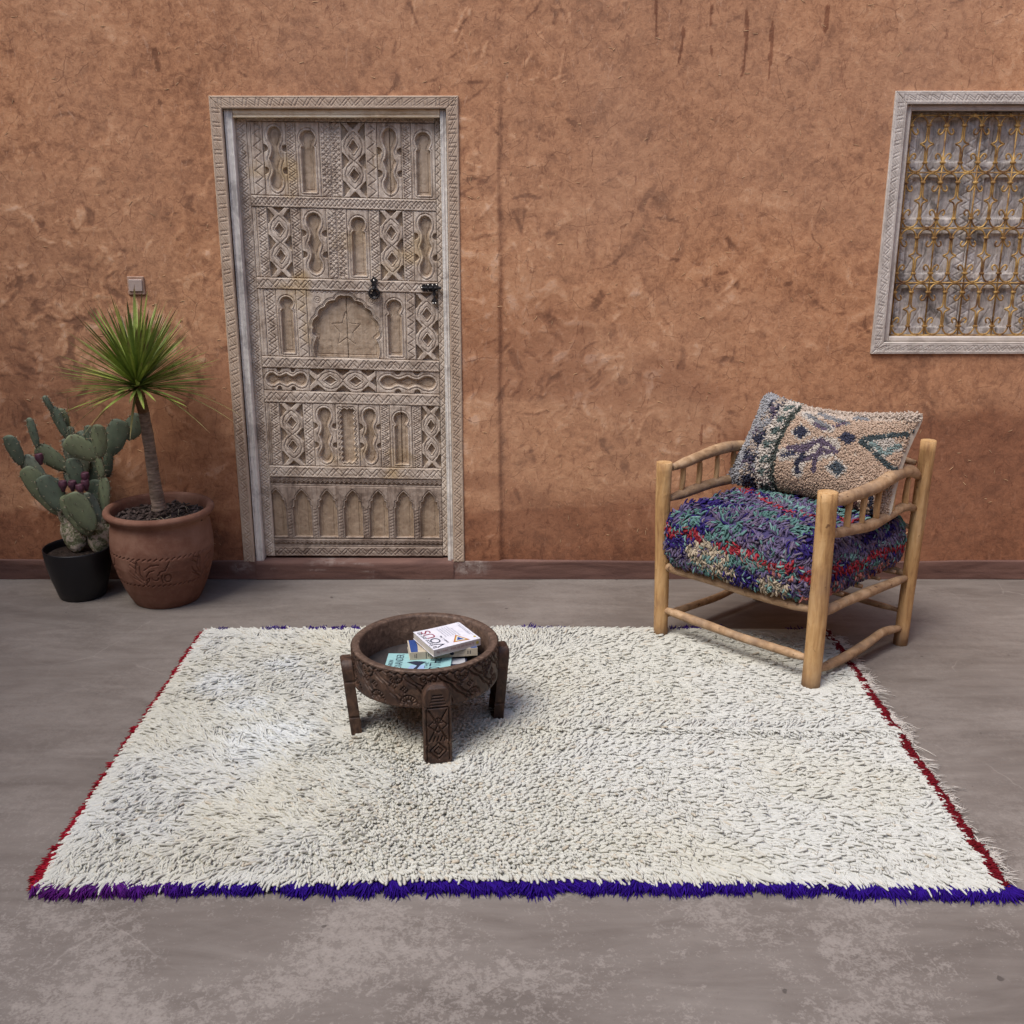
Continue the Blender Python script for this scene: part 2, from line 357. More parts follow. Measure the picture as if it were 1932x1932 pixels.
# ------------------------------------------------------------------ strands (yarn, tufts, fringe): one mesh
def strands(P, N, D, L, r, tilt, col, droop=.35, seg=4, prof=((0, .75), (.35, 1.), (.72, .92), (1, .38)), side=.25):
    """P base, N surface normal, D direction along the surface, L length, r radius, tilt = angle above the surface"""
    n = len(P); D = D - N * (D * N).sum(1)[:, None]; D /= np.linalg.norm(D, axis=1)[:, None] + 1e-9
    S = np.cross(N, D); ct, st = np.cos(tilt)[:, None], np.sin(tilt)[:, None]; L = L[:, None]; r = r[:, None]
    A = D * ct + N * st; U = np.cross(S, A); bend = (rng.random((n, 1)) - .5) * 2 * side
    rings = []; a = np.linspace(0, 2 * math.pi, seg, endpoint=False)
    for t, k in prof:
        c = P + A * (L * t) - N * (L * droop * t * t) + S * (bend * L * t * t)
        for x in a: rings.append(c + S * (r * k * math.cos(x)) + U * (r * k * math.sin(x)))
    nr = len(prof); V = np.stack(rings, 1)          # n, nr*seg, 3
    fi = []
    for i in range(nr - 1):
        for j in range(seg):
            k = (j + 1) % seg; fi.append((i * seg + j, i * seg + k, (i + 1) * seg + k, (i + 1) * seg + j))
    if seg == 4: fi.append(tuple((nr - 1) * 4 + j for j in range(4)))
    else: fi.append(((nr - 1) * 3, (nr - 1) * 3 + 1, (nr - 1) * 3 + 2, (nr - 1) * 3 + 2)) if False else None
    fi = np.array([x for x in fi if x]); Fc = (np.arange(n) * nr * seg)[:, None, None] + fi[None]
    return V.reshape(-1, 3), Fc.reshape(-1, 4), np.repeat(col, nr * seg, 0)
def merge(parts):
    V = []; Fc = []; C = []; k = 0
    for v, f, c in parts: V.append(v); Fc.append(f + k); C.append(c); k += len(v)
    return np.concatenate(V), np.concatenate(Fc), np.concatenate(C)

# ------------------------------------------------------------------ carving
def ss(x, a, b): t = np.clip((x - a) / (b - a), 0, 1); return t * t * (3 - 2 * t)
class Relief:
    def __init__(s, w, h, cell=.0022):
        s.w, s.h = w, h; s.nx = max(4, int(w / cell) + 1); s.ny = max(4, int(h / cell) + 1)
        s.X, s.Y = np.meshgrid(np.linspace(0, w, s.nx), np.linspace(0, h, s.ny)); s.Z = np.zeros_like(s.X)
    def dist(s, pts, closed=False):
        pts = [np.asarray(p, float) for p in pts]
        if closed: pts = pts + [pts[0]]
        d = np.full(s.X.shape, 9.)
        for p, q in zip(pts[:-1], pts[1:]):
            e = q - p; l = e @ e + 1e-12; t = np.clip(((s.X - p[0]) * e[0] + (s.Y - p[1]) * e[1]) / l, 0, 1)
            d = np.minimum(d, np.hypot(s.X - p[0] - t * e[0], s.Y - p[1] - t * e[1]))
        return d
    def stroke(s, pts, w=.0045, depth=.004, closed=False):
        s.Z = np.minimum(s.Z, -depth * np.clip(1.9 * (1.08 - s.dist(pts, closed) / (w / 2)), 0, 1)); return s
    def inside(s, pts):
        c = np.zeros(s.X.shape, bool); n = len(pts)
        for i in range(n):
            x0, y0 = pts[i]; x1, y1 = pts[(i + 1) % n]
            if y0 == y1: continue
            c ^= ((y0 > s.Y) != (y1 > s.Y)) & (s.X < (x1 - x0) * (s.Y - y0) / (y1 - y0) + x0)
        return c
    def region(s, pts, depth=.011, bev=.003, contour=None, cw=.004, cd=.0035):
        d = s.dist(pts, True); ins = s.inside(pts)
        s.Z = np.where(ins, np.minimum(s.Z, -depth * 1.15 * np.clip(.3 + 1.6 * d / bev, 0, 1)), s.Z)
        if contour:
            for c in contour:
                sd = np.where(ins, -d, d); s.Z = np.minimum(s.Z, -cd * np.clip(1.15 - np.abs(sd - c) / (cw / 2), 0, 1) + np.where(ins, -0., 0.)) if c > 0 else \
                    np.where(ins, s.Z - .6 * cd * np.clip(1.15 - np.abs(sd - c) / (cw / 2), 0, 1), s.Z)
        return s
    def wear(s, seed, amp=.0012):
        s.Z = s.Z + amp * (fbm(s.X * 60 + seed * 7.1, s.Y * 60, seed, 3) - .5) * 2
        e = np.minimum(np.minimum(s.X, s.w - s.X), np.minimum(s.Y, s.h - s.Y)); s.Z -= .0022 * (1 - ss(e, 0, .0035)); return s
    def mesh(s, name, mat, parent, f, thick=.012, col=None):
        """f(x, y, z) maps board coordinates (z towards the viewer) to the world"""
        X, Y, Z = s.X, s.Y, s.Z; V = np.stack(f(X, Y, Z), -1).reshape(-1, 3)
        i, j = np.meshgrid(np.arange(s.ny - 1), np.arange(s.nx - 1), indexing='ij'); k = i * s.nx + j
        Fc = np.stack([k, k + 1, k + s.nx + 1, k + s.nx], -1).reshape(-1, 4)
        b = np.concatenate([np.arange(s.nx), np.arange(1, s.ny) * s.nx + s.nx - 1, (s.ny - 1) * s.nx + np.arange(s.nx - 2, -1, -1), np.arange(s.ny - 2, 0, -1) * s.nx])
        bx, by = X.ravel()[b], Y.ravel()[b]; W2 = np.stack(f(bx, by, np.full(len(b), -thick)), -1)
        n0 = len(V); m_ = len(b); q = np.arange(m_); q2 = (q + 1) % m_
        side = np.stack([b, n0 + q, n0 + q2, b[q2]], -1)
        c = None
        if col is not None: c = np.concatenate([col.reshape(-1, 3), col.reshape(-1, 3)[b]])
        return build(name, np.concatenate([V, W2]), np.concatenate([Fc, side]), mat, parent, smooth=True, col=c)
def flip(pts): return [(p[1], p[0]) for p in pts]
def arc(cx, cy, r, a0, a1, n=14, ry=None):
    return [(cx + r * math.cos(R(a)), cy + (ry or r) * math.sin(R(a))) for a in np.linspace(a0, a1, n)]
def zigzag(rl, w, h, vert=True, edge=.12, lines=2, per=None, jit=.0, lw=.0046, ld=.0036):
    W_, H_ = (w, h) if vert else (h, w); per = per or W_ * 1.05; n = max(1, round(H_ / per)); per = H_ / n
    fl = (lambda p: p) if vert else flip
    a, b = W_ * edge, W_ * (1 - edge)
    for k in range(lines):
        o = k * per * .30
        pts = []
        for i in range(2 * n + 3):
            y = (i - 1) * per / 2 + o + random.uniform(-jit, jit); pts.append((a if i % 2 else b, y))
        rl.stroke(fl(pts), lw, ld)
    for i in range(n):                      # small triangles left between the bands
        y = (i + .5) * per
        if lines > 1: rl.stroke(fl([(a + (b - a) * .02, y + per * .12), (a + (b - a) * .30, y - per * .02), (a, y - per * .2)]), lw * .85, ld * .75)
    return rl
def hatch(rl, w, h, n):
    for i in range(n):
        y = h * (i + .5) / n
        rl.stroke([(w * .1, y - w * .4), (w * .9, y + w * .4)], .0046, .0042); rl.stroke([(w * .9, y - w * .4), (w * .1, y + w * .4)], .0046, .0042)
def keyhole(rl, w, h):
    c = w / 2; bw = w * .30; R0 = w * .33; cy = h * .90 - R0 * 1.05; sh = cy - R0 * 1.15
    pts = [(c - bw, h * .055), (c - bw, sh), (c - bw * .72, sh + .008)] + arc(c, cy, R0, 222, -42, 20)[::1]
    pts = [(x, y) for x, y in pts] + [(c + bw * .72, sh + .008), (c + bw, sh), (c + bw, h * .055)]
    rl.region(pts, .013, .003, contour=[.0075, -.009], cw=.0048, cd=.0048)
def gourd_pts(w, h, ax=0):
    K = [(.06, .02), (.085, .17), (.15, .27), (.22, .27), (.30, .15), (.36, .12), (.44, .20), (.50, .27), (.55, .19), (.62, .13), (.68, .15), (.75, .26), (.82, .30), (.88, .26), (.925, .15), (.94, .02)]
    t = np.linspace(.06, .94, 46); hw = np.interp(t, [k[0] for k in K], [k[1] for k in K])
    L = [(w / 2 - a * w, b * h) for a, b in zip(hw, t)]; Rr = [(w / 2 + a * w, b * h) for a, b in zip(hw, t)]
    return L + Rr[::-1]
def gourd(rl, w, h, horiz=False):
    W_, H_ = (h, w) if horiz else (w, h); fl = flip if horiz else (lambda p: p)
    rl.region(fl(gourd_pts(W_, H_)), .012, .003, contour=[.009, -.008], cw=.0048, cd=.0048)
    for t in (.34, .645):
        for x, a0, a1 in ((0, -90, 90), (W_, 90, 270)):
            rl.region(fl(arc(x, H_ * t, W_ * .19, a0, a1, 10, ry=H_ * .052)), .011, .003)
def chain(rl, w, h, horiz=False, n=2):
    W_, H_ = (h, w) if horiz else (w, h); fl = flip if horiz else (lambda p: p)
    # crossings at t = e, 1/2 .., 1-e
    e = .12; xs = np.linspace(e, 1 - e, n + 1); gap = (xs[1] - xs[0]) * H_; c = W_ / 2
    for i in range(n):
        m_ = (xs[i] + xs[i + 1]) / 2 * H_; rl.region(fl([(c, m_ - gap * .24), (c + W_ * .20, m_), (c, m_ + gap * .24), (c - W_ * .20, m_)]), .013, .0035, contour=[.006], cw=.0044, cd=.004)
        pts = lambda s: [(c + s * W_ * .02, xs[i] * H_), (c + s * W_ * .30, m_ - gap * .27), (c + s * W_ * .40, m_), (c + s * W_ * .30, m_ + gap * .27), (c + s * W_ * .02, xs[i + 1] * H_)]
        rl.stroke(fl(pts(1)), .0046, .0044); rl.stroke(fl(pts(-1)), .0046, .0044)
    for x in xs:
        y = x * H_; g = gap * .30
        for s in (-1, 1):
            ed = c + s * W_ * .5
            rl.region(fl([(ed, y - g), (ed - s * W_ * .09, y - g * .8), (c + s * W_ * .20, y), (ed - s * W_ * .09, y + g * .8), (ed, y + g)]), .014, .003)
    g = e * H_
    rl.region(fl([(c - W_ * .26, 0), (c + W_ * .26, 0), (c, g * .72)]), .013, .003); rl.region(fl([(c - W_ * .26, H_), (c + W_ * .26, H_), (c, H_ - g * .72)]), .013, .003)
def sawframe(rl, w, h):
    a = .16; pts = []; n = 11
    for i in range(2 * n): pts.append((w * (a if i % 2 else a + .10), h * (.06 + .88 * i / (2 * n - 1))))
    for i in range(1, 6): pts.append((w * (a + (1 - 2 * a) * i / 6), h * (.94 - (.03 if i % 2 else 0))))
    for i in range(2 * n): pts.append((w * ((1 - a) if i % 2 else 1 - a - .10), h * (.94 - .88 * i / (2 * n - 1))))
    for i in range(1, 6): pts.append((w * (1 - a - (1 - 2 * a) * i / 6), h * (.06 + (.03 if i % 2 else 0))))
    rl.region(pts, .012, .003, contour=[.006], cw=.0046, cd=.0048)
def bigarch(rl, w, h):
    c = w / 2; out = [(c - w * .42, -.004)]; lob = []
    prof = [(-.42, .0), (-.40, .30), (-.44, .44), (-.37, .62), (-.27, .76), (-.13, .86), (0, .93), (.13, .86), (.27, .76), (.37, .62), (.44, .44), (.40, .30), (.42, .0)]
    pts = []
    for (x0, y0), (x1, y1) in zip(prof[:-1], prof[1:]):
        p = np.array((c + x0 * w, y0 * h)); q = np.array((c + x1 * w, y1 * h)); d = q - p; nrm = np.array((-d[1], d[0])); L = np.linalg.norm(nrm) + 1e-9
        for t in np.linspace(0, 1, 7, endpoint=False): pts.append(tuple(p + d * t + nrm / L * .010 * math.sin(math.pi * t)))
    pts.append((c + .42 * w, 0))
    rl.region(pts, .016, .003, contour=[.005, .010, -.012], cw=.0046, cd=.0048)
    for k in range(2):                       # star scratched in the hollow
        S = [(c + w * .0 + (w * (.20 if i % 2 == 0 else .09)) * math.cos(R(i * 36 + 90 + 18 * k)), h * .42 + h * (.27 if i % 2 == 0 else .12) * math.sin(R(i * 36 + 90 + 18 * k))) for i in range(10)]
        if k == 0:
            d = rl.dist(S, True); rl.Z -= .003 * np.clip(1.15 - d / .002, 0, 1)
    d = rl.dist([(c + .004, 0), (c + .004, h * .93)]); rl.Z -= .008 * np.clip(1.2 - d / .0018, 0, 1)
    for sx in (-1, 1):
        for r_ in (.006, .013): rl.stroke(arc(c + sx * w * .36, h * .86, r_, 0, 360, 14), .003, .003)
    for i in range(14):
        x = w * (.04 + i * .066); rl.stroke([(x, h * .995), (x + w * .033, h * .955), (x + w * .066, h * .995)], .0034, .003)
def arcade(rl, w, h, n=7):
    p = w / (n - .32)
    for i in range(n):
        c = p * (i + .18); hw = p * .36; top = h * .92; sp_ = h * .72
        pts = [(c - hw, h * .03), (c - hw, h * .60), (c - hw * .86, h * .60), (c - hw * .86, sp_), (c - hw * .62, sp_ + .004), (c - hw * .60, h * .80), (c - hw * .30, h * .87), (c, top),
               (c + hw * .30, h * .87), (c + hw * .60, h * .80), (c + hw * .62, sp_ + .004), (c + hw * .86, sp_), (c + hw * .86, h * .60), (c + hw, h * .60), (c + hw, h * .03)]
        rl.region(pts, .013, .003, contour=[.005], cw=.0044, cd=.0045)
        for s in (-.6, .6):
            d = rl.dist([(c + s * hw, h * .05), (c + s * hw, h * .70)]); rl.Z -= .003 * np.clip(1.15 - d / .0018, 0, 1)
        x = c + p / 2
        for k in range(9):
            y = h * (.05 + k * .06); rl.stroke([(x - p * .11, y), (x + p * .11, y + h * .04)], .003, .003)

# ================================================================== SETTING
def grid_xy(xs, ys): return np.meshgrid(xs, ys)
# patio floor: one sheet to the horizon, finer near the camera
xs = np.concatenate([[-300, -80, -25, -10], np.linspace(-6, 6, 121), [10, 25, 80, 300]])
ys = np.concatenate([[-300, -80, -25, -8], np.linspace(-2, 5, 71), [6, 12, 30, 100, 300]])
X, Y = grid_xy(xs, ys); Zf = -.003 * (fbm(X * 1.3, Y * 1.3, 5, 3)) * (np.abs(X) < 6) * (np.abs(Y) < 5.5)
i, j = np.meshgrid(np.arange(len(ys) - 1), np.arange(len(xs) - 1), indexing='ij'); k = i * len(xs) + j
o = build('patio_floor', np.stack([X, Y, Zf], -1).reshape(-1, 3), np.stack([k, k + 1, k + len(xs) + 1, k + len(xs)], -1).reshape(-1, 4), FLOOR); o['kind'] = 'structure'

# ------------------------------------------------------------------ house
house = thing('mud_house', 'terracotta mud plastered house front behind the rug, with carved door and barred window', 'house', (0, WALL_Y, 0))
DX0, DX1, DZ = -1.163, -.206, 1.976            # outer edges of the door frame
WX0, WX1, WZ0, WZ1 = 1.470, 2.745, .984, 1.993 # outer edges of the window frame
xs = np.concatenate([np.arange(-9, -2.6, .25), np.arange(-2.6, 2.5, .006), np.arange(2.5, 9.01, .25)])
zs = np.concatenate([np.arange(0, 2.5, .006), np.arange(2.5, 3.55, .15)])
X, Z = np.meshgrid(xs, zs)
tone = .5 + .30 * (fbm(X * 1.2, Z * 1.2, 3, 3) - .5); H = .006 * (fbm(X * 1.1, Z * 1.1, 11, 3) - .5) * 2 + .0025 * (fbm(X * 6, Z * 6, 12, 3) - .5) * 2
stain = np.zeros_like(X)
def dab(cx, cz, L, wd, ang, a, curve, hh=.0008, soft=.006, st=0):
    rr = L / 2 + wd; i0, i1 = np.searchsorted(xs, (cx - rr, cx + rr)); j0, j1 = np.searchsorted(zs, (cz - rr, cz + rr))
    if i1 - i0 < 2 or j1 - j0 < 2: return
    x = X[j0:j1, i0:i1] - cx; z = Z[j0:j1, i0:i1] - cz; c, s = math.cos(ang), math.sin(ang)
    u = x * c + z * s; v = -x * s + z * c - curve * (u * u)
    rag = (fbm(X[j0:j1, i0:i1] * 26, Z[j0:j1, i0:i1] * 26, 31, 3) - .5) * .022
    mu = ss(L / 2 + rag * 2 - np.abs(u), 0, soft * 4); mv = ss(wd / 2 + rag - np.abs(v), 0, soft); mm = mu * mv
    tone[j0:j1, i0:i1] += a * mm; stain[j0:j1, i0:i1] = np.maximum(stain[j0:j1, i0:i1], st * mm); H[j0:j1, i0:i1] += hh * (np.exp(-((np.abs(v) - wd / 2) / .004) ** 2) * mu) + hh * .8 * np.sign(a) * mm
for q in range(5200):
    cx = rng.uniform(-2.5, 2.45); cz = rng.uniform(.05, 2.45); an = (fbm(cx * .8, cz * .8, 51, 2) - .5) * 9 + rng.normal(0, .35)
    big_ = rng.random() < .09; dab(cx, cz, rng.uniform(.10, .34) if big_ else rng.uniform(.02, .13), rng.uniform(.03, .08) if big_ else rng.uniform(.004, .022), float(an), rng.normal(0, .06) if big_ else rng.normal(0, .085), rng.normal(0, 1.2), rng.uniform(.00005, .00025), .015)
for q in range(620):                               # rougher, more scraped plaster low down and beside the plants
    cx = rng.choice([rng.normal(-1.85, .3), rng.normal(-1.7, .4), rng.normal(.3, .4), rng.normal(-.6, 1.2)]); cz = abs(rng.normal(1.0, .35)); an = rng.normal(0, 1.2)
    dab(cx, cz, rng.uniform(.03, .16), rng.uniform(.01, .045), an, rng.choice([-.26, .24, .16]), rng.normal(0, 5.), .0007, .009)
# finger-like vertical smears near the top, right of the door
for q in range(520):                               # thin crisp trowel and scrape marks, gathered in patches
    cx, cz = [(rng.normal(-1.75, .38), rng.normal(1.05, .38)), (rng.normal(.25, .45), rng.normal(.95, .4)), (rng.uniform(-2.4, 2.3), rng.uniform(.1, 2.4)), (rng.normal(-.1, .25), rng.normal(1.9, .25))][rng.integers(4)]
    an = (fbm(cx * 1.1, cz * 1.1, 53, 2) - .5) * 8 + rng.normal(0, .4)
    dab(cx, cz, rng.uniform(.02, .13), rng.uniform(.003, .013), float(an), rng.choice([-.30, -.22, .24, .16]), rng.normal(0, 2.), rng.uniform(.0002, .0006), .0035)
for px, y0, y1, bend in ((1238, -20, 70, 0), (1290, -30, 130, 1.2), (1340, 10, 105, -1.2), (1354, -40, 30, 0), (1408, 20, 142, .5), (1455, 40, 150, 0), (1560, 10, 60, 0)):
    p = upright(px, (y0 + y1) / 2, WALL_Y); L = (y1 - y0) * 2.5 / F * 1.7
    dab(p[0], p[2], L, .012, math.pi / 2 + rng.normal(0, .05), -.12, bend, -.0010, .003, .62)
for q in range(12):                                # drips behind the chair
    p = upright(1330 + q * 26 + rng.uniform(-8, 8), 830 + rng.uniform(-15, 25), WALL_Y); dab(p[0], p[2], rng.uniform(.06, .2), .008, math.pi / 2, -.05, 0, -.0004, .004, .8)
# made-good strip round the door ends in a straight arris
edge = -.046 + .004 * (fbm(Z * 3, Z * 0, 71, 3) - .5) * 2; ins_ = ss(edge - X, -.004, .010) * (1 - ss(Z, 1.5, 2.12))
H += .008 * ins_; tone -= .20 * np.exp(-((X - edge - .004) / .011) ** 2) * ss(2.05 - Z, 0, .05) * (.4 + fbm(X * 20, Z * 5, 72, 2)); tone += .03 * ins_
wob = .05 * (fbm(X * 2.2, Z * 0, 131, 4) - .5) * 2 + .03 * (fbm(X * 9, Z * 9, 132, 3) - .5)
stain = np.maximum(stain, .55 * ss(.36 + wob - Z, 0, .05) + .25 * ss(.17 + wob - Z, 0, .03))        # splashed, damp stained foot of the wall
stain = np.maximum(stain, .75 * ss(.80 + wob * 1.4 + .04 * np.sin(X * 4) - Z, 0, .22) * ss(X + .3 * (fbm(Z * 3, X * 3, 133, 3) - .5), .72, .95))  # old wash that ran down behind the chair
stain = np.maximum(stain, .35 * ss(fbm(X * 1.3 + 5, Z * 1.6, 134, 4), .52, .62) * ss(1.5 - Z, 0, .5))
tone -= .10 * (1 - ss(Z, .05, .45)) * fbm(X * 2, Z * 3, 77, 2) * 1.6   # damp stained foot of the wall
H[:, (xs < -2.7) | (xs > 2.5)] *= .5
Yw = WALL_Y - H
i, j = np.meshgrid(np.arange(len(zs) - 1), np.arange(len(xs) - 1), indexing='ij')
cx = (xs[j] + xs[j + 1]) / 2; cz = (zs[i] + zs[i + 1]) / 2
hole = ((cx > DX0 + .022) & (cx < DX1 - .022) & (cz < DZ - .022) & (cz > .0)) | ((cx > WX0 + .03) & (cx < WX1 - .03) & (cz > WZ0 + .03) & (cz < WZ1 - .03))
k = (i * len(xs) + j); Fc = np.stack([k, k + 1, k + len(xs) + 1, k + len(xs)], -1)[~hole]
V = np.stack([X, Yw, Z], -1).reshape(-1, 3); n0 = len(V)
cc = np.stack([np.clip(tone, 0, 1).ravel(), np.clip(stain, 0, 1).ravel(), 0 * stain.ravel()], 1)
# top, ends and back give the wall its thickness
xe0, xe1, zt, yb = xs[0], xs[-1], zs[-1], WALL_Y + .45
B = np.array([(xe0, WALL_Y, 0), (xe1, WALL_Y, 0), (xe1, WALL_Y, zt), (xe0, WALL_Y, zt), (xe0, yb, 0), (xe1, yb, 0), (xe1, yb, zt), (xe0, yb, zt)])
BF = np.array([(3, 2, 6, 7), (0, 3, 7, 4), (1, 5, 6, 2), (4, 7, 6, 5)]) + n0
wall = build('wall', np.concatenate([V, B]), np.concatenate([Fc, BF]), PLASTER, house, col=np.concatenate([cc, np.tile((.5, 0, 0), (8, 1))]))
def wall_y(x, z):
    a = np.clip(np.searchsorted(xs, x), 0, len(xs) - 1); b = np.clip(np.searchsorted(zs, z), 0, len(zs) - 1); return Yw[b, a]
# chopped straw caught in the plaster
n = 620; px_ = rng.uniform(-2.4, 2.4, n); pz_ = rng.uniform(.12, 2.45, n)
ok = ~(((px_ > DX0 - .03) & (px_ < DX1 + .03) & (pz_ < DZ + .03)) | ((px_ > WX0 - .03) & (pz_ > WZ0 - .03) & (pz_ < WZ1 + .03))); px_, pz_ = px_[ok], pz_[ok]; n = len(px_)
P = np.stack([px_, wall_y(px_, pz_) - .0006, pz_], 1); Nn = np.tile((0, -1., 0), (n, 1)); an = rng.uniform(0, 6.28, n); Dd = np.stack([np.cos(an), 0 * an, np.sin(an)], 1)
V, Fc, Cc = strands(P, Nn, Dd, rng.uniform(.006, .024, n), rng.uniform(.0007, .0012, n), rng.uniform(0, .12, n), np.tile((.62, .42, .24), (n, 1)) * rng.uniform(.7, 1.1, (n, 1)), 0)
o = build('straw_fleck', V, Fc, WOOL, wall, col=Cc); o['kind'] = 'stuff'; o['label'] = 'short pale straw flecks stuck in the plaster'

def skirting(x0, x1):
    xs_ = np.arange(x0, x1 + .001, .006 if x1 - x0 < 6 else .012); zs_ = np.linspace(0, 1, 17); X_, T_ = np.meshgrid(xs_, zs_)
    top = .086 + .005 * (fbm(xs_ * 3, xs_ * 0, 81, 3) - .5) * 2 + np.interp(xs_, (-2, -.1, .1), (.012, .0, .0)); Z_ = T_ * top[None]
    Y_ = WALL_Y - .011 - .004 * (fbm(X_ * 5, T_ * 2, 82, 3) - .5) * 2 + .010 * ss(T_, .93, 1.); Y_[-1] = WALL_Y + .012
    paint = np.clip(1.6 - np.hypot((X_ + .175) / .085, (T_ - .62) / .5) * 1.4, 0, 1) + np.clip(1.2 - np.hypot((X_ + 1.17) / .07, (T_ - .6) / .5) * 1.4, 0, 1) * .7
    paint = np.clip(paint * (fbm(X_ * 30, Z_ * 40, 83, 3) * 1.4), 0, 1)
    i, j = np.meshgrid(np.arange(len(zs_) - 1), np.arange(len(xs_) - 1), indexing='ij'); k = i * len(xs_) + j
    return build('skirting', np.stack([X_, Y_, Z_], -1).reshape(-1, 3), np.stack([k, k + 1, k + len(xs_) + 1, k + len(xs_)], -1).reshape(-1, 4), SKIRT, house, col=np.repeat(paint.reshape(-1, 1), 3, 1))
skirting(-8.9, -1.104); skirting(-.262, 8.9)
LY = WALL_Y + .036                            # face of the door leaf
xs_ = np.arange(-1.112, -.2535, .006); zs_ = np.linspace(0, 1, 12); X_, T_ = np.meshgrid(xs_, zs_); Zt = T_ * .079
Yt = WALL_Y - .013 - .004 * (fbm(X_ * 4, T_ * 2, 85, 3) - .5) * 2 + .006 * ss(T_, .85, 1)
X_ = np.vstack([X_, xs_]); Zt = np.vstack([Zt, np.full(len(xs_), .081)]); Yt = np.vstack([Yt, np.full(len(xs_), WALL_Y + .09)])
i, j = np.meshgrid(np.arange(len(zs_)), np.arange(len(xs_) - 1), indexing='ij'); k = i * len(xs_) + j
pt = np.clip((fbm(X_ * 7, Zt * 90, 86, 3) - .60) * 3, 0, .5) * (X_ > -1.05) * (X_ < -.6)
o = build('threshold', np.stack([X_, Yt, Zt], -1).reshape(-1, 3), np.stack([k, k + 1, k + len(xs_) + 1, k + len(xs_)], -1).reshape(-1, 4), SKIRT, house, col=np.repeat(pt.reshape(-1, 1), 3, 1))
o['label'] = 'dark brown cement doorstep under the carved door'

# ------------------------------------------------------------------ door
door = MB().box(-1.118, -.240, LY + .026, LY + .046, .086, 1.94, .002).obj('door', DARK, house); door['label'] = 'pale carved wooden door with iron knocker and bolt'
def bare(rl): m_ = ss(-rl.Z, .0085, .0105)[..., None]; return np.concatenate([m_, m_, m_], -1)
def board(name, x0, x1, z0, z1, y, mat, parent, carve=None, thick=.022, cell=.0020, seed=0, tilt=None, wear=.0012, label=None):
    w_, h_ = x1 - x0, z1 - z0; rl = Relief(w_, h_, cell)
    if carve: carve(rl, w_, h_)
    rl.wear(seed, wear)
    def f(x, yy, z):
        zz = z0 + yy
        if tilt: zz = zz - tilt(z0 + yy) * (x0 + x + 1.04)
        return x0 + x, y - z, zz
    o = rl.mesh(name, mat, parent, f, thick, bare(rl))
    if label: o['label'] = label
    return o
# outer frame, mitred at the top
def mitre(x0, x1, z0, z1, carve, cut, mat, name, parent, y, seed):
    w_, h_ = x1 - x0, z1 - z0; rl = Relief(w_, h_, .0018); carve(rl, w_, h_); rl.wear(seed, .0008)
    def f(x, yy, z): X2, Y2 = cut(x, yy, w_, h_); return x0 + X2, y - z, z0 + Y2
    return rl.mesh(name, mat, parent, f, .018)
fw = .047; Yo = WALL_Y - .014
zf = lambda rl, w_, h_: (zigzag(rl, w_, h_, True, .20, 2, w_ * 1.1, .0008, .0042, .0024), rl.stroke([(w_ * .16, 0), (w_ * .16, h_)], .003, .0015))
zh = lambda rl, w_, h_: (zigzag(rl, w_, h_, False, .20, 2, h_ * 1.1, .0008, .0042, .0024), rl.stroke([(0, h_ * .84), (w_, h_ * .84)], .003, .0015))
g_ = .0006
mitre(DX0, DX0 + fw, .080, DZ, zf, lambda x, y, a, b: (x, y / b * (b - x - g_)), FRAME_V, 'door_frame', door, Yo, 1)
mitre(DX1 - fw, DX1, .080, DZ, zf, lambda x, y, a, b: (x, y / b * (b - (a - x) - g_)), FRAME_V, 'door_frame', door, Yo, 2)
mitre(DX0, DX1, DZ - fw, DZ, zh, lambda x, y, a, b: ((b - y) + x / a * (a - 2 * (b - y)), y), FRAME_H, 'door_frame', door, Yo, 3)
# plain whitewashed inner frame with a moulded edge
def mould(rl, w_, h_):
    for t_ in (.22, .62, .78): rl.stroke([(w_ * t_, 0), (w_ * t_, h_)], .004, .004)
    rl.Z -= .006 * ss(np.abs(rl.X / w_ - .5), .40, .5)
board('jamb', DX0 + fw + .0005, -1.080, .074, 1.9285, WALL_Y + .004, JAMB_V, door, mould, .05, .0026, 5, label='whitewashed plain inner jamb of the door')
board('jamb', -.279, DX1 - fw - .0005, .074, 1.9285, WALL_Y + .004, JAMB_V, door, mould, .05, .0026, 6, label='whitewashed plain inner jamb of the door')
board('lintel', -1.0795, -.2795, 1.897, 1.9285, WALL_Y + .002, JAMB_H, door, lambda rl, a, b: rl.stroke([(0, b * .3), (a, b * .3)], .004, .004), .05, .0026, 7, label='yellowish pine strip over the door leaf')
# leaf: stiles, rails and carved panels
z1y = lambda zy: 166.1 + .2646 * zy
z2y = lambda zy: 613.3 + .2646 * zy
def leafz(py, px=480): return float(upright(px, py, LY)[2])
rows = [z1y(205), z1y(235), z1y(762), z1y(845), z1y(1347), z1y(1430), z2y(220), z2y(302), z2y(464), z2y(550), z2y(1000), z2y(1082), z2y(1142), z2y(1522), z2y(1577), z2y(1640)]
RZ = [leafz(v) for v in rows]; RZ[0] = 1.905; RZ[-1] = .090
tilt = lambda z: np.interp(z, (.09, .5, 1.0, 1.8, 1.93), (.004, .020, .028, .026, .004))
SX0, SX1 = -1.036, -.302                      # between the stiles
board('stile', -1.079, SX0 - .001, .090, 1.896, LY, LEAF_V, door, lambda rl, a, b: (zigzag(rl, a, b, True, .18, 2, a * .95, .001), rl.stroke([(a * .08, 0), (a * .08, b)], .003, .002)), .022, .0018, 11, wear=.0018)
board('stile', SX1 + .001, -.281, .090, 1.896, LY, LEAF_V, door, lambda rl, a, b: zigzag(rl, a, b, True, .14, 1, a * 1.5, .001), .022, .0018, 12)
gp = .0012
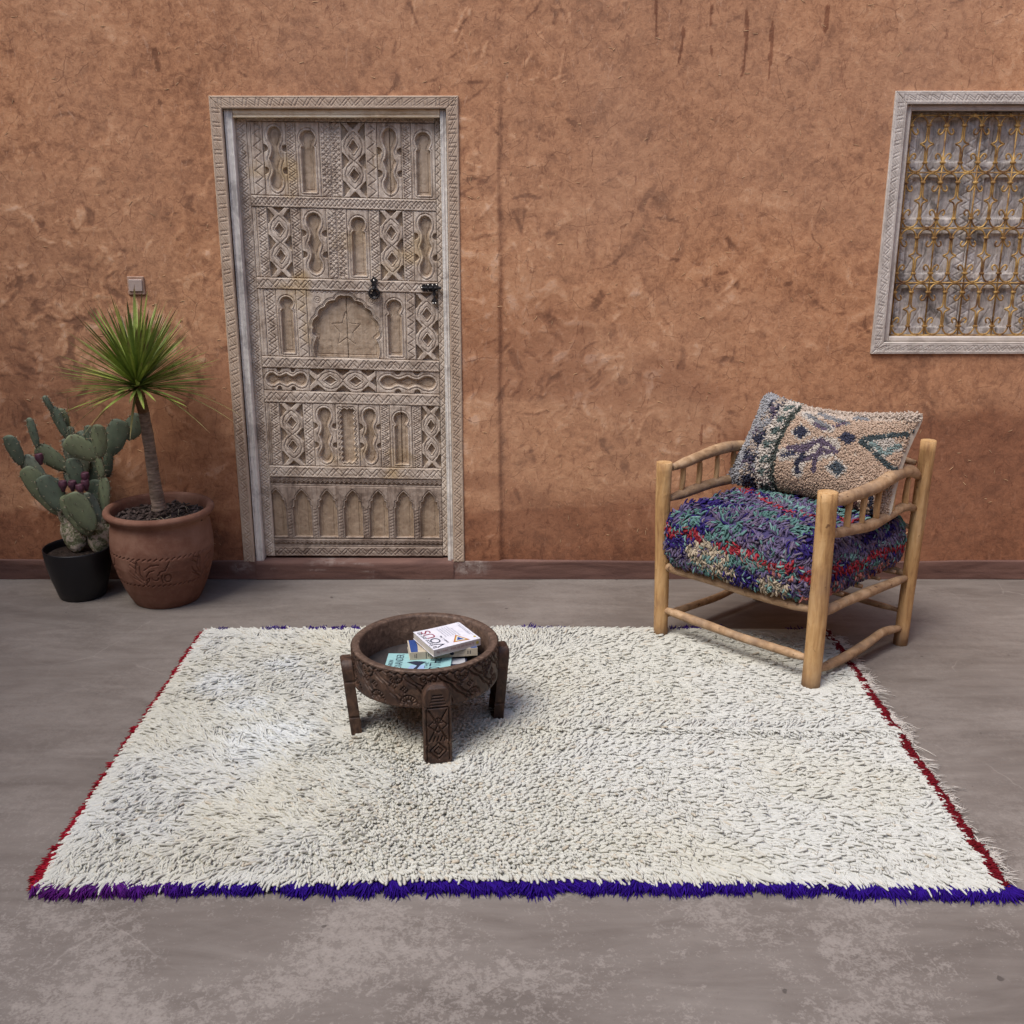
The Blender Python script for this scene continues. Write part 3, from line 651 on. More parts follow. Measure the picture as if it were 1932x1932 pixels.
def rail(i0, i1, seed, lines=2, per=None):
    board('rail', SX0, SX1, RZ[i1] + gp, RZ[i0] - gp, LY - .003 - .001 * (seed % 3), LEAF_H, door, lambda rl, a, b: (zigzag(rl, a, b, False, .14, lines, per or b * 1.25, .0012)), .022, .0018, seed, tilt, .0016)
rail(0, 1, 20, 1); rail(2, 3, 21, 3); rail(4, 5, 22); rail(6, 7, 23); rail(8, 9, 24); rail(10, 11, 25); 
def row(i0, i1, items, seed):
    W_ = SX1 - SX0
    for k, (a, b, kind) in enumerate(items):
        x0, x1 = SX0 + a * W_ + gp / 2, SX0 + b * W_ - gp / 2
        sd_ = seed * 20 + k
        def cv(rl, w_, h_, kind=kind, sd_=sd_):
            if kind == 'z': zigzag(rl, w_, h_, True, .16, 2 if sd_ % 3 else 1, w_ * random.uniform(.8, 1.1), .0012)
            elif kind == 'zz':
                zigzag(rl, w_, h_, True, .52, 2, w_ * .5, .0012); zigzag(rl, w_, h_, True, .1, 1, w_ * .45, .001); rl.stroke([(w_ / 2, 0), (w_ / 2, h_)], .003, .006)
                if sd_ % 2: hatch(rl, w_, h_, 14)
            elif kind == 'p': rl.stroke([(w_ * .5, 0), (w_ * .5, h_)], .003, .002)
            elif kind == 'A': keyhole(rl, w_, h_)
            elif kind == 'B': gourd(rl, w_, h_)
            elif kind == 'C': chain(rl, w_, h_)
            elif kind == 'Bh': gourd(rl, w_, h_, True)
            elif kind == 'Ch': chain(rl, w_, h_, True)
            elif kind == 'S': sawframe(rl, w_, h_)
            elif kind == 'E': bigarch(rl, w_, h_)
            if (sd_ * 7) % 5 == 1 and kind in 'AB' and len(kind) == 1:   # shrinkage crack along the middle
                d = rl.dist([(w_ * .5, h_ * .02), (w_ * .52, h_ * .96)]); rl.Z -= .012 * np.clip(1.3 - d / .0017, 0, 1)
        nm = {'z': 'carved_strip', 'zz': 'carved_strip', 'p': 'plain_strip'}.get(kind, 'carved_panel')
        board(nm, x0, x1, RZ[i1] + gp / 2, RZ[i0] - gp / 2, LY + .001 * ((sd_ * 5) % 3 - 1), LEAF_V, door, cv, .022, .0018, sd_, tilt, .0015)
row(1, 2, [(0, .02, 'p'), (.02, .082, 'z'), (.082, .205, 'B'), (.205, .257, 'z'), (.257, .383, 'A'), (.383, .50, 'zz'), (.50, .627, 'C'), (.627, .69, 'z'), (.69, .82, 'B'), (.82, .872, 'z'), (.872, 1, 'A')], 1)
row(3, 4, [(0, .022, 'p'), (.022, .08, 'z'), (.08, .205, 'C'), (.205, .262, 'z'), (.262, .40, 'B'), (.40, .512, 'zz'), (.512, .632, 'A'), (.632, .69, 'z'), (.69, .815, 'C'), (.815, .876, 'z'), (.876, 1, 'B')], 2)
row(5, 6, [(0, .035, 'p'), (.035, .10, 'z'), (.10, .212, 'A'), (.212, .27, 'z'), (.27, .69, 'E'), (.69, .82, 'A'), (.82, .872, 'z'), (.872, 1, 'C')], 3)
row(7, 8, [(0, .262, 'Bh'), (.262, .64, 'Ch'), (.64, 1, 'Bh')], 4)
row(9, 10, [(0, .022, 'p'), (.022, .08, 'z'), (.08, .212, 'C'), (.212, .27, 'z'), (.27, .40, 'B'), (.40, .532, 'S'), (.532, .655, 'B'), (.655, .71, 'z'), (.71, .837, 'A'), (.837, .892, 'z'), (.892, 1, 'C')], 5)
def sawline(rl, w_, h_, n=36):
    pts = [(w_ * i / (2 * n), h_ * (.30 if i % 2 else .62)) for i in range(2 * n + 1)]
    rl.region([(0, h_ * .1)] + pts + [(w_, h_ * .1)], .008, .002); rl.stroke([(x, y + h_ * .16) for x, y in pts], .003, .0025)
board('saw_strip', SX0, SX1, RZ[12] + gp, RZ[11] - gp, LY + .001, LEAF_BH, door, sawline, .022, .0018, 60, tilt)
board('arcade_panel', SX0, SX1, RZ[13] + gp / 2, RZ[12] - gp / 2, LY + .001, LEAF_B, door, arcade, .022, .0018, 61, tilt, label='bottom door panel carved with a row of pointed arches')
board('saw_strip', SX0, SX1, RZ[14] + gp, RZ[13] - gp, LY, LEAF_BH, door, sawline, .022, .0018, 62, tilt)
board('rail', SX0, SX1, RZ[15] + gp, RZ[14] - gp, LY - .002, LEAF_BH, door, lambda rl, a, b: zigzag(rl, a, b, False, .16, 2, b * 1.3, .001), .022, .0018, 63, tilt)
# knocker: diamond headed plate, boss and ring
kx, kz = [float(v) for v in upright(706.5, 548, LY)[[0, 2]]]
def prism(pts, y0, y1):
    n = len(pts); V = [(x, y0, z) for x, z in pts] + [(x, y1, z) for x, z in pts]
    return V, [tuple(range(n)), tuple(range(2 * n - 1, n - 1, -1))] + [(i, i + n, (i + 1) % n + n, (i + 1) % n) for i in range(n)]
S_ = .00220
kb = MB(); kb.add(*prism([(kx - .009, kz + .010), (kx - .0085, kz + .032), (kx - .016, kz + .040), (kx, kz + .056), (kx + .016, kz + .040), (kx + .0085, kz + .032), (kx + .009, kz + .010)], LY - .008, LY - .003))
kb.tube([(kx, LY - .006, kz + .012), (kx, LY - .020, kz + .014), (kx, LY - .024, kz + .006)], [.007, .006, .005], 8)
for a in (0, 120, 240): kb.add(*prism([(kx + .019 * math.cos(R(a + 90 + d)) * q, kz - .012 + .019 * math.sin(R(a + 90 + d)) * q) for d, q in ((-38, .45), (-24, 1), (24, 1), (38, .45))][::-1], LY - .007, LY - .003))
kb.add(*prism(arc(kx, kz - .012, .011, 0, 350, 12), LY - .010, LY - .003))
kn = kb.obj('knocker', IRON, door); kn['label'] = 'small black iron ring knocker'
rb = MB(); rb.tube([(x, LY - .014, z) for x, z in arc(kx, kz - .010, .0205, 0, 360, 25)], .0042, 8, caps=False)
rv = lambda B_, x, z, y, r=.0032: B_.add(*[(lambda v: (v[0], [tuple(f) for f in v[1]]))(lathe([(0.0001, .0022), (r * .7, .0018), (r, 0)], (0, 0, 0), 8))][0]) if False else B_.add(np.array([(x + dx, y - dy, z + dz) for dx, dy, dz in [(0, .0025, 0)] + [(r * math.cos(R(a)), 0, r * math.sin(R(a))) for a in range(0, 360, 45)]]), [(0, 1 + (i + 1) % 8, 1 + i) for i in range(8)])
rb.obj('knocker_ring', IRON, door); 
def rivet(x, z, y, r=.0032): b_ = MB(); rv(b_, x, z, y, r); b_.obj('rivet', RIVET, door)
rivet(kx, kz + .041, LY - .0082); rivet(kx, kz - .026, LY - .0082)
# bolt: plate with arrow tip, sliding bar, hanging hasp
bx, bz = [float(v) for v in upright(812, 542.5, LY)[[0, 2]]]
bb = MB(); bb.add(*prism([(bx - .040, bz), (bx - .030, bz + .013), (bx - .022, bz + .015), (bx - .019, bz + .010), (bx - .014, bz + .015), (bx + .030, bz + .015), (bx + .030, bz - .015), (bx - .014, bz - .015), (bx - .019, bz - .010), (bx - .022, bz - .015), (bx - .030, bz - .013)], LY - .009, LY - .004))
bb.tube([(bx - .030, LY - .014, bz), (bx + .045, LY - .014, bz)], .0055, 8)
for o_ in (-.012, .010, .026): bb.box(bx + o_, bx + o_ + .006, LY - .021, LY - .008, bz - .010, bz + .010, .001)
bb.add(*prism([(bx + .012, bz - .014), (bx + .009, bz - .026), (bx + .015, bz - .036), (bx + .007, bz - .050), (bx + .008, bz - .066), (bx + .024, bz - .066), (bx + .025, bz - .050), (bx + .018, bz - .036), (bx + .023, bz - .026), (bx + .020, bz - .014)][::-1], LY - .012, LY - .005))
bb.obj('bolt', IRON, door)['label'] = 'black iron slide bolt with hanging hasp at the right edge'
for dx, dz in ((-.034, .0), (-.008, .011), (.009, .0105), (.026, .0115), (-.008, -.0115), (.025, -.0115), (.011, -.0615), (.021, -.0615)): rivet(bx + dx, bz + dz, LY - .0095 if dz > -.05 else LY - .0125, .0028)

# ------------------------------------------------------------------ window
GY = WALL_Y + .030
win = MB().box(WX0 + .045, WX1 - .045, WALL_Y + .085, WALL_Y + .11, WZ0 + .045, WZ1 - .045, .002).obj('window', DARK, house); win['label'] = 'window with gilded scroll grille over grey carved shutters'
ff = .048
wf = lambda rl, w_, h_: (zigzag(rl, w_, h_, True, .26, 2, w_ * 1.0, .0008, .0042, .0017), rl.stroke([(w_ * .12, 0), (w_ * .12, h_)], .003, .0015), rl.stroke([(w_ * .88, 0), (w_ * .88, h_)], .003, .0015))
wh = lambda rl, w_, h_: (zigzag(rl, w_, h_, False, .26, 2, h_ * 1.0, .0008, .0042, .0017), rl.stroke([(0, h_ * .12), (w_, h_ * .12)], .003, .0015), rl.stroke([(0, h_ * .88), (w_, h_ * .88)], .003, .0015))
mitre(WX0, WX0 + ff, WZ0, WZ1, wf, lambda x, y, a, b: (x, x + y / b * (b - 2 * x)), WIN_V, 'window_frame', win, Yo, 4)
mitre(WX1 - ff, WX1, WZ0, WZ1, wf, lambda x, y, a, b: (x, (a - x) + y / b * (b - 2 * (a - x))), WIN_V, 'window_frame', win, Yo, 5)
mitre(WX0, WX1, WZ1 - ff, WZ1, wh, lambda x, y, a, b: ((b - y) + x / a * (a - 2 * (b - y)), y), WIN_H, 'window_frame', win, Yo, 6)
mitre(WX0, WX1, WZ0, WZ0 + ff, wh, lambda x, y, a, b: (y + x / a * (a - 2 * y), y), WIN_H, 'window_frame', win, Yo, 7)
ix0, ix1, iz0, iz1 = WX0 + ff + .0005, WX1 - ff - .0005, WZ0 + ff + .0005, WZ1 - ff - .0005
grv = lambda rl, w_, h_: rl.stroke([(w_ * .55, 0), (w_ * .55, h_)], .004, .004)
board('window_jamb', ix0, ix0 + .024, iz0, iz1, WALL_Y + .004, WIN_V, win, grv, .08, .003, 71)
board('window_jamb', ix1 - .024, ix1, iz0, iz1, WALL_Y + .004, WIN_V, win, grv, .08, .003, 72)
board('window_head', ix0 + .0245, ix1 - .0245, iz1 - .022, iz1, WALL_Y + .005, WIN_H, win, None, .08, .003, 73)
board('window_sill', ix0 + .0245, ix1 - .0245, iz0, iz0 + .020, WALL_Y + .003, WIN_H, win, None, .08, .003, 74)
gx0, gz0, gz1 = ix0 + .036, iz0 + .022, iz1 - .026; NC = 8; cw_ = (ix1 - .036 - gx0) / NC
zb = [1.907, 1.694, 1.481, 1.267, 1.055]
def shutter(x0, x1, seed):
    def cv(rl, w_, h_):
        n = 4
        for i in range(n):
            a, b = h_ * (i / n + .035), h_ * ((i + 1) / n - .035)
            rl.region([(w_ * .16, a), (w_ * .84, a), (w_ * .84, b), (w_ * .16, b)], .010, .004)
            m_ = (a + b) / 2
            for q in range(4): d = rl.dist([(w_ * (.2 + .15 * q), a + .01), (w_ * (.32 + .15 * q), m_), (w_ * (.2 + .15 * q), b - .01)]); rl.Z -= .004 * np.clip(1.15 - d / .003, 0, 1)
            rl.stroke([(0, h_ * (i + 1) / n - .012), (w_, h_ * (i + 1) / n - .012)], .003, .004)
            zz_ = [(w_ * (k % 2 * 1. * .84 + .08 if False else (.08 + .84 * k / 12)), h_ * (i + 1) / n + (.008 if k % 2 else -.008)) for k in range(13)]; rl.stroke(zz_, .004, .004)
        for s in (.02, .86):
            zigz = [(w_ * (s + (.12 if k % 2 else 0)), h_ * k / 44) for k in range(45)]; rl.stroke(zigz, .004, .004)
    board('shutter', x0 + .0015, x1 - .0015, iz0 + .021, iz1 - .023, WALL_Y + .056, SHUT, win, cv, .012, .003, seed, wear=.002, label=None)
sx = [ix0 + .025, 1.60 + .232, 2.11, 2.39, ix1 - .025]
for a, b, s in zip(sx[:-1], sx[1:], (81, 82, 83, 84)): shutter(a, b, s)
g = MB(); tr = .0037
for z in zb: g.tube([(gx0 - .012, GY, z), (gx0 + NC * cw_ + .012, GY, z)], .0036, 6)
def collar(x, z, w_=.010, h_=.0085): g.box(x - w_, x + w_, GY - .0065, GY + .0065, z - h_ / 2, z + h_ / 2, .001)
for c in range(NC + 1):
    x = gx0 + c * cw_; g.tube([(x, GY, zb[-1] - .006), (x, GY, zb[0] + .008)], .0034, 6)
for r_ in range(4):
    zt_, zl = zb[r_], zb[r_ + 1]; h_ = zt_ - zl
    for c in range(NC):
        xa = gx0 + c * cw_; xc = xa + cw_ / 2
        for s in (-1, 1):                      # mirrored half motifs
            bx_ = xa if s < 0 else xa + cw_
            X_ = lambda t: xc + s * (cw_ / 2) * t     # t=0 centre rods, t=1 plain bar
            half = []
            # scroll, up through the collar, over the arch, down the centre rod
            vol = [(X_(1) - s * .004 - s * .0195 - s * .011 * math.cos(R(a)), -.062 + .011 * math.sin(R(a)) * .9) for a in ()]
            sc_pts = [(.70, -.054), (.64, -.060), (.60, -.052), (.62, -.040 - .008)]
            P_ = [(X_(.66), -.050), (X_(.60), -.054), (X_(.56), -.063), (X_(.64), -.071), (X_(.78), -.067), (X_(.90), -.054), (X_(.955), -.038), (X_(.90), -.022), (X_(.72), -.007), (X_(.50), -.0035), (X_(.28), -.007), (X_(.11), -.022), (X_(.05), -.036), (X_(.05), -.06), (X_(.06), -.088), (X_(.14), -.099), (X_(.38), -h_ / 2)]
            top_ = [(x, GY + (.002 if False else 0), zt_ + z) for x, z in P_]
            bot_ = [(x, GY, zl - z) for x, z in P_]
            for L_ in (top_, bot_): g.tube(resample(L_, .006), tr, 5)
            collar(X_(.5), zt_, .0045, .014); collar(X_(.5), zl, .0045, .014) if r_ == 3 else None
        collar(xc, zt_ - .037, .0085); collar(xc, zl + .037, .0085)
        if c == 0: collar(xa, zt_ - .038); collar(xa, zl + .038)
        collar(xa + cw_, zt_ - .038); collar(xa + cw_, zl + .038)
g.obj('grille', GRILLE, win, smooth=True)['label'] = 'gilded wrought iron scroll grille'

# ------------------------------------------------------------------ socket on the wall
px0, pz = [float(v) for v in upright(258, 537, WALL_Y)[[0, 2]]]; wy = float(wall_y(px0, pz)) - .001
sk = thing('wall_socket', 'small square pinkish grey socket plate on the plaster above the spiky palm-like plant', 'socket', (px0, wy, pz))
MB().box(px0 - .034, px0 + .034, wy - .006, wy + .01, pz - .040, pz + .034, .003).obj('back_plate', PLATE, sk)
MB().box(px0 - .0275, px0 + .0275, wy - .011, wy - .004, pz - .026, pz + .022, .003).obj('cover', plain('grey_cover_plate', (.42, .33, .29), .6), sk)

# ------------------------------------------------------------------ unseen walls added behind and beside the camera to shade the yard
def shade_wall(label, x0, x1, y0, y1, h):
    X_, Z_ = (x1 - x0), h; b = MB().box(x0, x1, y0, y1, 0, h, .03); o = b.obj('unseen_shade_wall', BLOCKER, None); o['label'] = label; o['category'] = 'wall'
shade_wall('unseen plain mud plastered wall across from the carved door, added to shade the yard', -4.0, 4.6, -2.7, -2.4, 4.3)
shade_wall('unseen plain mud plastered side wall on the left, added to shade the yard', -4.0, -3.7, -2.399, WALL_Y - .02, 4.3)
shade_wall('unseen plain mud plastered side wall on the right, added to shade the yard', 4.3, 4.6, -2.399, WALL_Y - .02, 4.3)

# ================================================================== RUG
RX0, RX1, RY0, RY1 = -1.184, 1.224, 2.330, 3.925
rug = thing('shag_rug', 'large cream shag wool rug with red and purple edges, lying on the patio', 'rug', (0, 3.1, 0))
def rug_h(x, y):
    return .010 + .007 * fbm(x * 1.7, y * 1.7, 91, 3) + .014 * np.exp(-((y - 3.105 - .008 * np.sin(x * 5)) / .022) ** 2) * ss(x, -.35, .1)
xs = np.linspace(RX0, RX1, 121); ys = np.linspace(RY0, RY1, 83); X, Y = np.meshgrid(xs, ys)
Y = Y + (.012 + .022 * np.sin(math.pi * (X - RX0) / (RX1 - RX0)).clip(0, 1) ** .7) * (1 - ss((Y - RY0) / (RY1 - RY0), 0, .25))
FEET = ((.566, 3.878, .045), (1.024, 3.418, .056), (-.216, 2.90, .050), (-.505, 3.11, .045), (-.045, 3.215, .045))
ex = .012 * (fbm(Y * 2.5, Y * 0, 92, 2) - .5) * 2; X = X + ex * np.abs(X / 1.2) ** 4; Y = Y + .010 * (fbm(X * 2.5, X * 0, 93, 2) - .5) * 2
i, j = np.meshgrid(np.arange(len(ys) - 1), np.arange(len(xs) - 1), indexing='ij'); k = i * len(xs) + j
build('backing', np.stack([X, Y, rug_h(X, Y) + .0055 * np.prod([ss(np.hypot(X - fx, Y - fy), fr * .9, fr * 1.9) for fx, fy, fr in FEET], 0) * (np.abs(X - .026) < 1.17) * (Y > RY0 + .04) * (Y < RY1 - .04) - .002], -1).reshape(-1, 3), np.stack([k, k + 1, k + len(xs) + 1, k + len(xs)], -1).reshape(-1, 4), WOOL, rug, col=np.tile((.50, .485, .42), (X.size, 1)))
sp_ = .0068; gx, gy = np.meshgrid(np.arange(RX0 + .020, RX1 - .030, sp_), np.arange(RY0 + .012, RY1 - .012, sp_))
x = gx.ravel() + rng.uniform(-.5, .5, gx.size) * sp_; y = gy.ravel() + rng.uniform(-.5, .5, gy.size) * sp_
u = (x - RX0) / (RX1 - RX0); v = (y - RY0) / (RY1 - RY0)
# combing direction: outwards at the edges, swirling and more upright in the middle
ang = np.where(u < .42, math.pi, 0.0) ; ang = math.pi * (1 - ss(u + .25 * (fbm(x * 2, y * 2, 94, 2) - .5), .05, .72)) - .25 * ss(u, .6, .9)
dxv = np.cos(ang); dyv = -.45 - .8 * (1 - ss(v, 0, .16)) + 1.0 * ss(v, .80, 1.) * (u < .8) + .25 * np.sin(ang)
dyv = dyv + .9 * np.sign(y - 3.108) * np.exp(-((y - 3.108) / .045) ** 2) * ss(x, -.35, .1)
sw = (fbm(x * 2.6, y * 2.6, 95, 3) - .5) * (1.7 + 1.6 * (1 - ss(u, .35, .6))) + (fbm(x * 14, y * 14, 99, 2) - .5) * 1.6 + rng.normal(0, .25, len(x))
dx2 = dxv * np.cos(sw) - dyv * np.sin(sw); dy2 = dxv * np.sin(sw) + dyv * np.cos(sw)
edge_ = np.minimum(np.minimum(u, 1 - u) * 2.4, np.minimum(v, 1 - v) * 1.64); wgt = ss(edge_, .0, .09)
dx2 = dx2 * wgt + dxv * (1 - wgt); dy2 = dy2 * wgt + dyv * (1 - wgt)
mid = np.exp(-((u - .43) / .17) ** 2) * (1 - .7 * ss(v, .5, .9)) + .5 * (fbm(x * 2, y * 2, 96, 2) - .45)
tl = np.clip(R(15) + R(30) * np.clip(mid, 0, 1) + rng.normal(0, .16, len(x)), R(8), R(80)); tl *= (.45 + .55 * wgt)
Ln = rng.uniform(.026, .044, len(x)) * (1 - .25 * np.clip(mid, 0, 1)) * (1.08 - .4 * (1 - ss(np.minimum(u, 1 - u) * 2.4, 0, .08))) * np.where(v < .03, rng.uniform(.8, 1.3, len(x)), 1); rd = rng.uniform(.0032, .0046, len(x)) * (1 + .15 * np.clip(mid, 0, 1))
base = np.array((.515, .510, .455)); warm = np.array((.505, .485, .405)); cool = np.array((.53, .535, .51)); brown = np.array((.46, .40, .31))
f1 = ss(fbm(x * 2.6 + 3, y * 2.6, 97, 4), .44, .75)[:, None]; f2 = ss(fbm(x * 2.1, y * 2.1, 98, 3) + .22 * ss(u, .5, .8), .52, .70)[:, None]
C = base * (1 - .6 * f1) + warm * .6 * f1; C = C * (1 - .6 * f2) + cool * .6 * f2
f3 = (rng.random(len(x)) < .03 + .09 * mid.clip(0, 1))[:, None] * rng.uniform(.2, .9, (len(x), 1)); C = C * (1 - f3) + brown * f3
for cpx, cpy, rr in ((500, 1400, .13), (575, 1380, .08), (430, 1285, .10), (545, 1250, .07), (480, 1330, .08)):
    p = ground(cpx, cpy, .02); f = (np.exp(-(np.hypot(x - p[0], (y - p[1])) / rr) ** 4) * .75 * (rng.random(len(x)) < .85))[:, None]; C = C * (1 - f) + np.array((.60, .62, .61)) * f
    Ln = Ln * (1 + .35 * f[:, 0])
C *= rng.uniform(.90, 1.06, (len(x), 1))
for fx, fy, fr in FEET:   # pile pressed flat under the feet
    q_ = ss(np.hypot(x - fx, y - fy), fr * .75, fr * 1.25); Ln = Ln * (.55 + .45 * q_); tl = tl * (.25 + .75 * q_)
y = y + .022 * np.sin(math.pi * np.clip(u, 0, 1)) ** .7 * (1 - ss(v, 0, .25)); y = y - .012 * ss(u, .75, 1) * (1 - ss(v, 0, .25))
n = len(x); Nz = np.tile((0, 0, 1.), (n, 1)); P = np.stack([x, y, rug_h(x, y)], 1)
V, Fc, Cc = strands(P, Nz, np.stack([dx2, dy2, 0 * x], 1), Ln, rd, tl, C, .22, 4, side=.42, prof=((0, .85), (.35, 1.), (.72, 1.), (.93, .90), (1, .60)))
o = build('pile', V, Fc, WOOL, rug, col=Cc); o['kind'] = 'stuff'; o['label'] = 'cream wool pile'
def fringe(name, n, p0, p1, out, Lr, rr, cols, tiltr, clump=.6, wid=.02, zoff=.006, spread=.5, label=None, dens=None, droop=.25, side=.3, prof=((0, .8), (.4, 1.), (.75, .8), (1, .2)), cl=60, bow=lambda t: 0 * t):
    t = rng.random(n); p0 = np.array(p0); p1 = np.array(p1); out = np.array(out, float); al = (p1 - p0) / np.linalg.norm(p1 - p0)
    if dens is not None: t = t[rng.random(n) < dens(t)]; n = len(t)
    P = p0 + (p1 - p0) * t[:, None] + out * rng.uniform(-wid, 0, (n, 1)) - out * bow(t)[:, None]; P = np.concatenate([P, np.full((n, 1), 0)], 1); P[:, 2] = zoff + rng.uniform(0, .006, n)
    c = vn(t * cl, t * 0, 101); c2 = vn(t * cl * 2.7, t * 0, 102)
    lean = ((c - .5) * 2 * clump + rng.normal(0, spread * .4, n))[:, None]; D = out + al * lean; D = np.concatenate([D, np.zeros((n, 1))], 1)
    L = rng.uniform(*Lr, n) * (.65 + .7 * c2)
    C = cols(t, n)
    V, Fc, Cc = strands(P, np.tile((0, 0, 1.), (n, 1)), D, L, rng.uniform(*rr, n), rng.uniform(*tiltr, n), C, droop, 4, prof, side)
    o = build(name, V, Fc, WOOL, rug, col=Cc); o['kind'] = 'stuff'
    if label: o['label'] = label
def cmix(a, b, f): return np.array(a) * (1 - f) + np.array(b) * f
jit = lambda n: rng.uniform(.65, 1.25, (n, 1))
fringe('purple_edge', 15000, (RX0 - .005, RY0 + .004), (RX1 + .004, RY0 + .004), (0, -1), (.034, .060), (.0016, .0028), lambda t, n: cmix((.024, .006, .17), (.085, .012, .13), ss(.22 - t, 0, .2)[:, None]) * jit(n), (.02, .35), 1.0, .03, .004, bow=lambda t: .022 * np.sin(math.pi * t) ** .7 - .012 * ss(t, .75, 1) - .006, label='violet blue wool edge along the near side')
fringe('purple_edge', 3600, (RX0 + .05, RY1 - .004), (RX1 - .03, RY1 - .004), (0, 1), (.018, .034), (.0014, .0024), lambda t, n: np.tile((.030, .008, .14), (n, 1)) * jit(n), (.15, .8), 1.0, .02, .008, dens=lambda t: ss(vn(t * 22, t * 0, 5), .35, .65), label='thin purple edge along the far side')
fringe('red_edge', 6500, (RX0 + .002, RY0 - .01), (RX0 + .008, RY1 - .02), (-1, 0), (.018, .034), (.0016, .0028), lambda t, n: np.tile((.23, .008, .018), (n, 1)) * jit(n), (.02, .35), .9, .024, .005, dens=lambda t: .35 + .65 * ss(vn(t * 26, t * 0, 15), .25, .5), label='crimson wool edge on the left')
fringe('red_edge', 6000, (RX1 - .002, RY0 - .01), (RX1 - .010, RY1 - .02), (1, 0), (.006, .015), (.0014, .0026), lambda t, n: np.tile((.13, .007, .012), (n, 1)) * jit(n), (.05, .6), .8, .026, .012, bow=lambda t: .008 * (vn(t * 40, t * 0, 7) - .5), label='dark red wool edge on the right')
fringe('warp_fringe', 1900, (RX1 + .004, RY0 - .02), (RX1 - .002, RY1 - .05), (1, 0), (.018, .040), (.0011, .0017), lambda t, n: np.tile((.50, .46, .42), (n, 1)) * jit(n), (.0, .15), 1.6, .004, .006, spread=1., side=1.6, prof=((0, 1), (.2, 1), (.4, 1.), (.6, 1), (.8, 1), (1, .5)), droop=.08, dens=lambda t: .12 + .88 * ss(vn(t * 34, t * 0, 25), .42, .6), label='loose pale threads along the right end', cl=40)

# ================================================================== ARMCHAIR
FL, FR, BR, BL = [np.array(p) for p in ((.566, 3.878), (1.024, 3.434), (1.462, 3.815), (1.030, 4.275))]
chair = thing('armchair', 'rustic open armchair made of peeled round poles, standing on the rug corner', 'armchair', (float((FL[0] + BR[0]) / 2), float((FL[1] + BR[1]) / 2), 0))
def lerp3(A, B, s, z): return np.array((*(A + (B - A) * s), z))
def post(p, z1, r0, r1, seed, lean=(0, 0), foot=.006):
    n = 22; t = np.linspace(0, 1, n); P = np.stack([p[0] + lean[0] * t + .004 * (vn(t * 4, t * 0, seed) - .5), p[1] + lean[1] * t + .004 * (vn(t * 4, t * 0, seed + 3) - .5), foot + (z1 - foot) * t], 1)
    rad = r0 + (r1 - r0) * t; P = np.vstack([P, P[-1] + (0, 0, .0015)]); rad = np.append(rad, rad[-1] * .90); P = np.vstack([P[0] - (0, 0, .002), P]); rad = np.append(rad[0] * .9, rad)
    V, Fc = tube(P, rad, 20, .045, seed); o = build('leg', V, Fc, POLE, chair); return o
post(FL, .688, .0265, .0285, 1, (-.012, 0)); post(FR, .703, .0315, .0335, 2, (.004, .004)); post(BR, .782, .0265, .0275, 3, (.024, .012), .0); post(BL, .79, .026, .027, 4, (.006, .02), .0)
def pole(name, pts, r, seed, A=None, B=None, mat=RAIL, nz=.05, taper=True, sg=12):
    P = resample([lerp3(A, B, s, z) for s, z in pts] if A is not None else pts, .02); n = len(P); t = np.linspace(0, 1, n)
    rad = r * (.93 + .22 * (vn(t * 4, t * 0, seed) - .3)) * (np.minimum(1, .62 + 3.5 * np.minimum(t, 1 - t)) if taper else 1)
    V, Fc = tube(P, rad, sg, nz, seed); return build(name, V, Fc, mat, chair)
a0 = .07
pole('armrest', [(.04, .664), (.20, .674), (.40, .688), (.58, .690), (.78, .676), (.99, .66)], .0205, 11, FL, BL, RAIL)
pole('armrest', [(.045, .664), (.25, .664), (.50, .668), (.66, .684), (.80, .692), (.92, .678), (.985, .655)], .0235, 12, FR, BR, RAIL)
pole('arm_rail', [(.03, .548), (.2, .555), (.42, .562), (.7, .556), (.98, .55)], .0185, 13, FL, BL)
pole('arm_rail', [(.04, .553), (.25, .543), (.50, .533), (.70, .545), (.86, .556), (.985, .535)], .0190, 14, FR, BR)
for k, s in enumerate((.135, .29, .455, .615, .80)): pole('spindle', [(s, .552), (s + .01, .61), (s + .008, .672)], .0105 + .001 * (k % 2), 20 + k, FL, BL, POLE, .12, sg=8)
for k, s in enumerate((.235, .39, .545, .71, .865)): pole('spindle', [(s, .538), (s - .004, .60), (s + .012, .672)], .0120 - .001 * (k % 2), 30 + k, FR, BR, POLE, .12, sg=8)
pole('seat_rail', [(-.02, .292), (.15, .288), (.40, .289), (.66, .285), (.97, .288)], .0185, 41, FL, FR)
pole('seat_rail', [(.03, .274), (.3, .278), (.6, .276), (.98, .268)], .0185, 42, FR, BR)
pole('seat_rail', [(.03, .285), (.4, .283), (.98, .285)], .0165, 43, FL, BL)
pole('seat_rail', [(.03, .285), (.5, .28), (.98, .28)], .0165, 44, BL, BR)
pole('stretcher', [(-.01, .118), (.18, .113), (.36, .110), (.54, .106), (.75, .108), (.97, .110)], .0165, 45, FL, FR)
pole('stretcher', [(.05, .062), (.25, .058), (.42, .061), (.60, .072), (.74, .086), (.86, .080), (.985, .066)], .0170, 46, FR, BR)
pole('stretcher', [(.03, .085), (.35, .080), (.55, .078), (.75, .088), (.98, .10)], .0155, 47, FL, BL)
pole('stretcher', [(.03, .120), (.4, .126), (.7, .126), (.98, .130)], .0125, 48, BL, BR)
pole('back_rail', [(.03, .70), (.5, .71), (.97, .70)], .017, 49, BL, BR); pole('back_rail', [(.03, .46), (.5, .455), (.97, .46)], .016, 50, BL, BR)
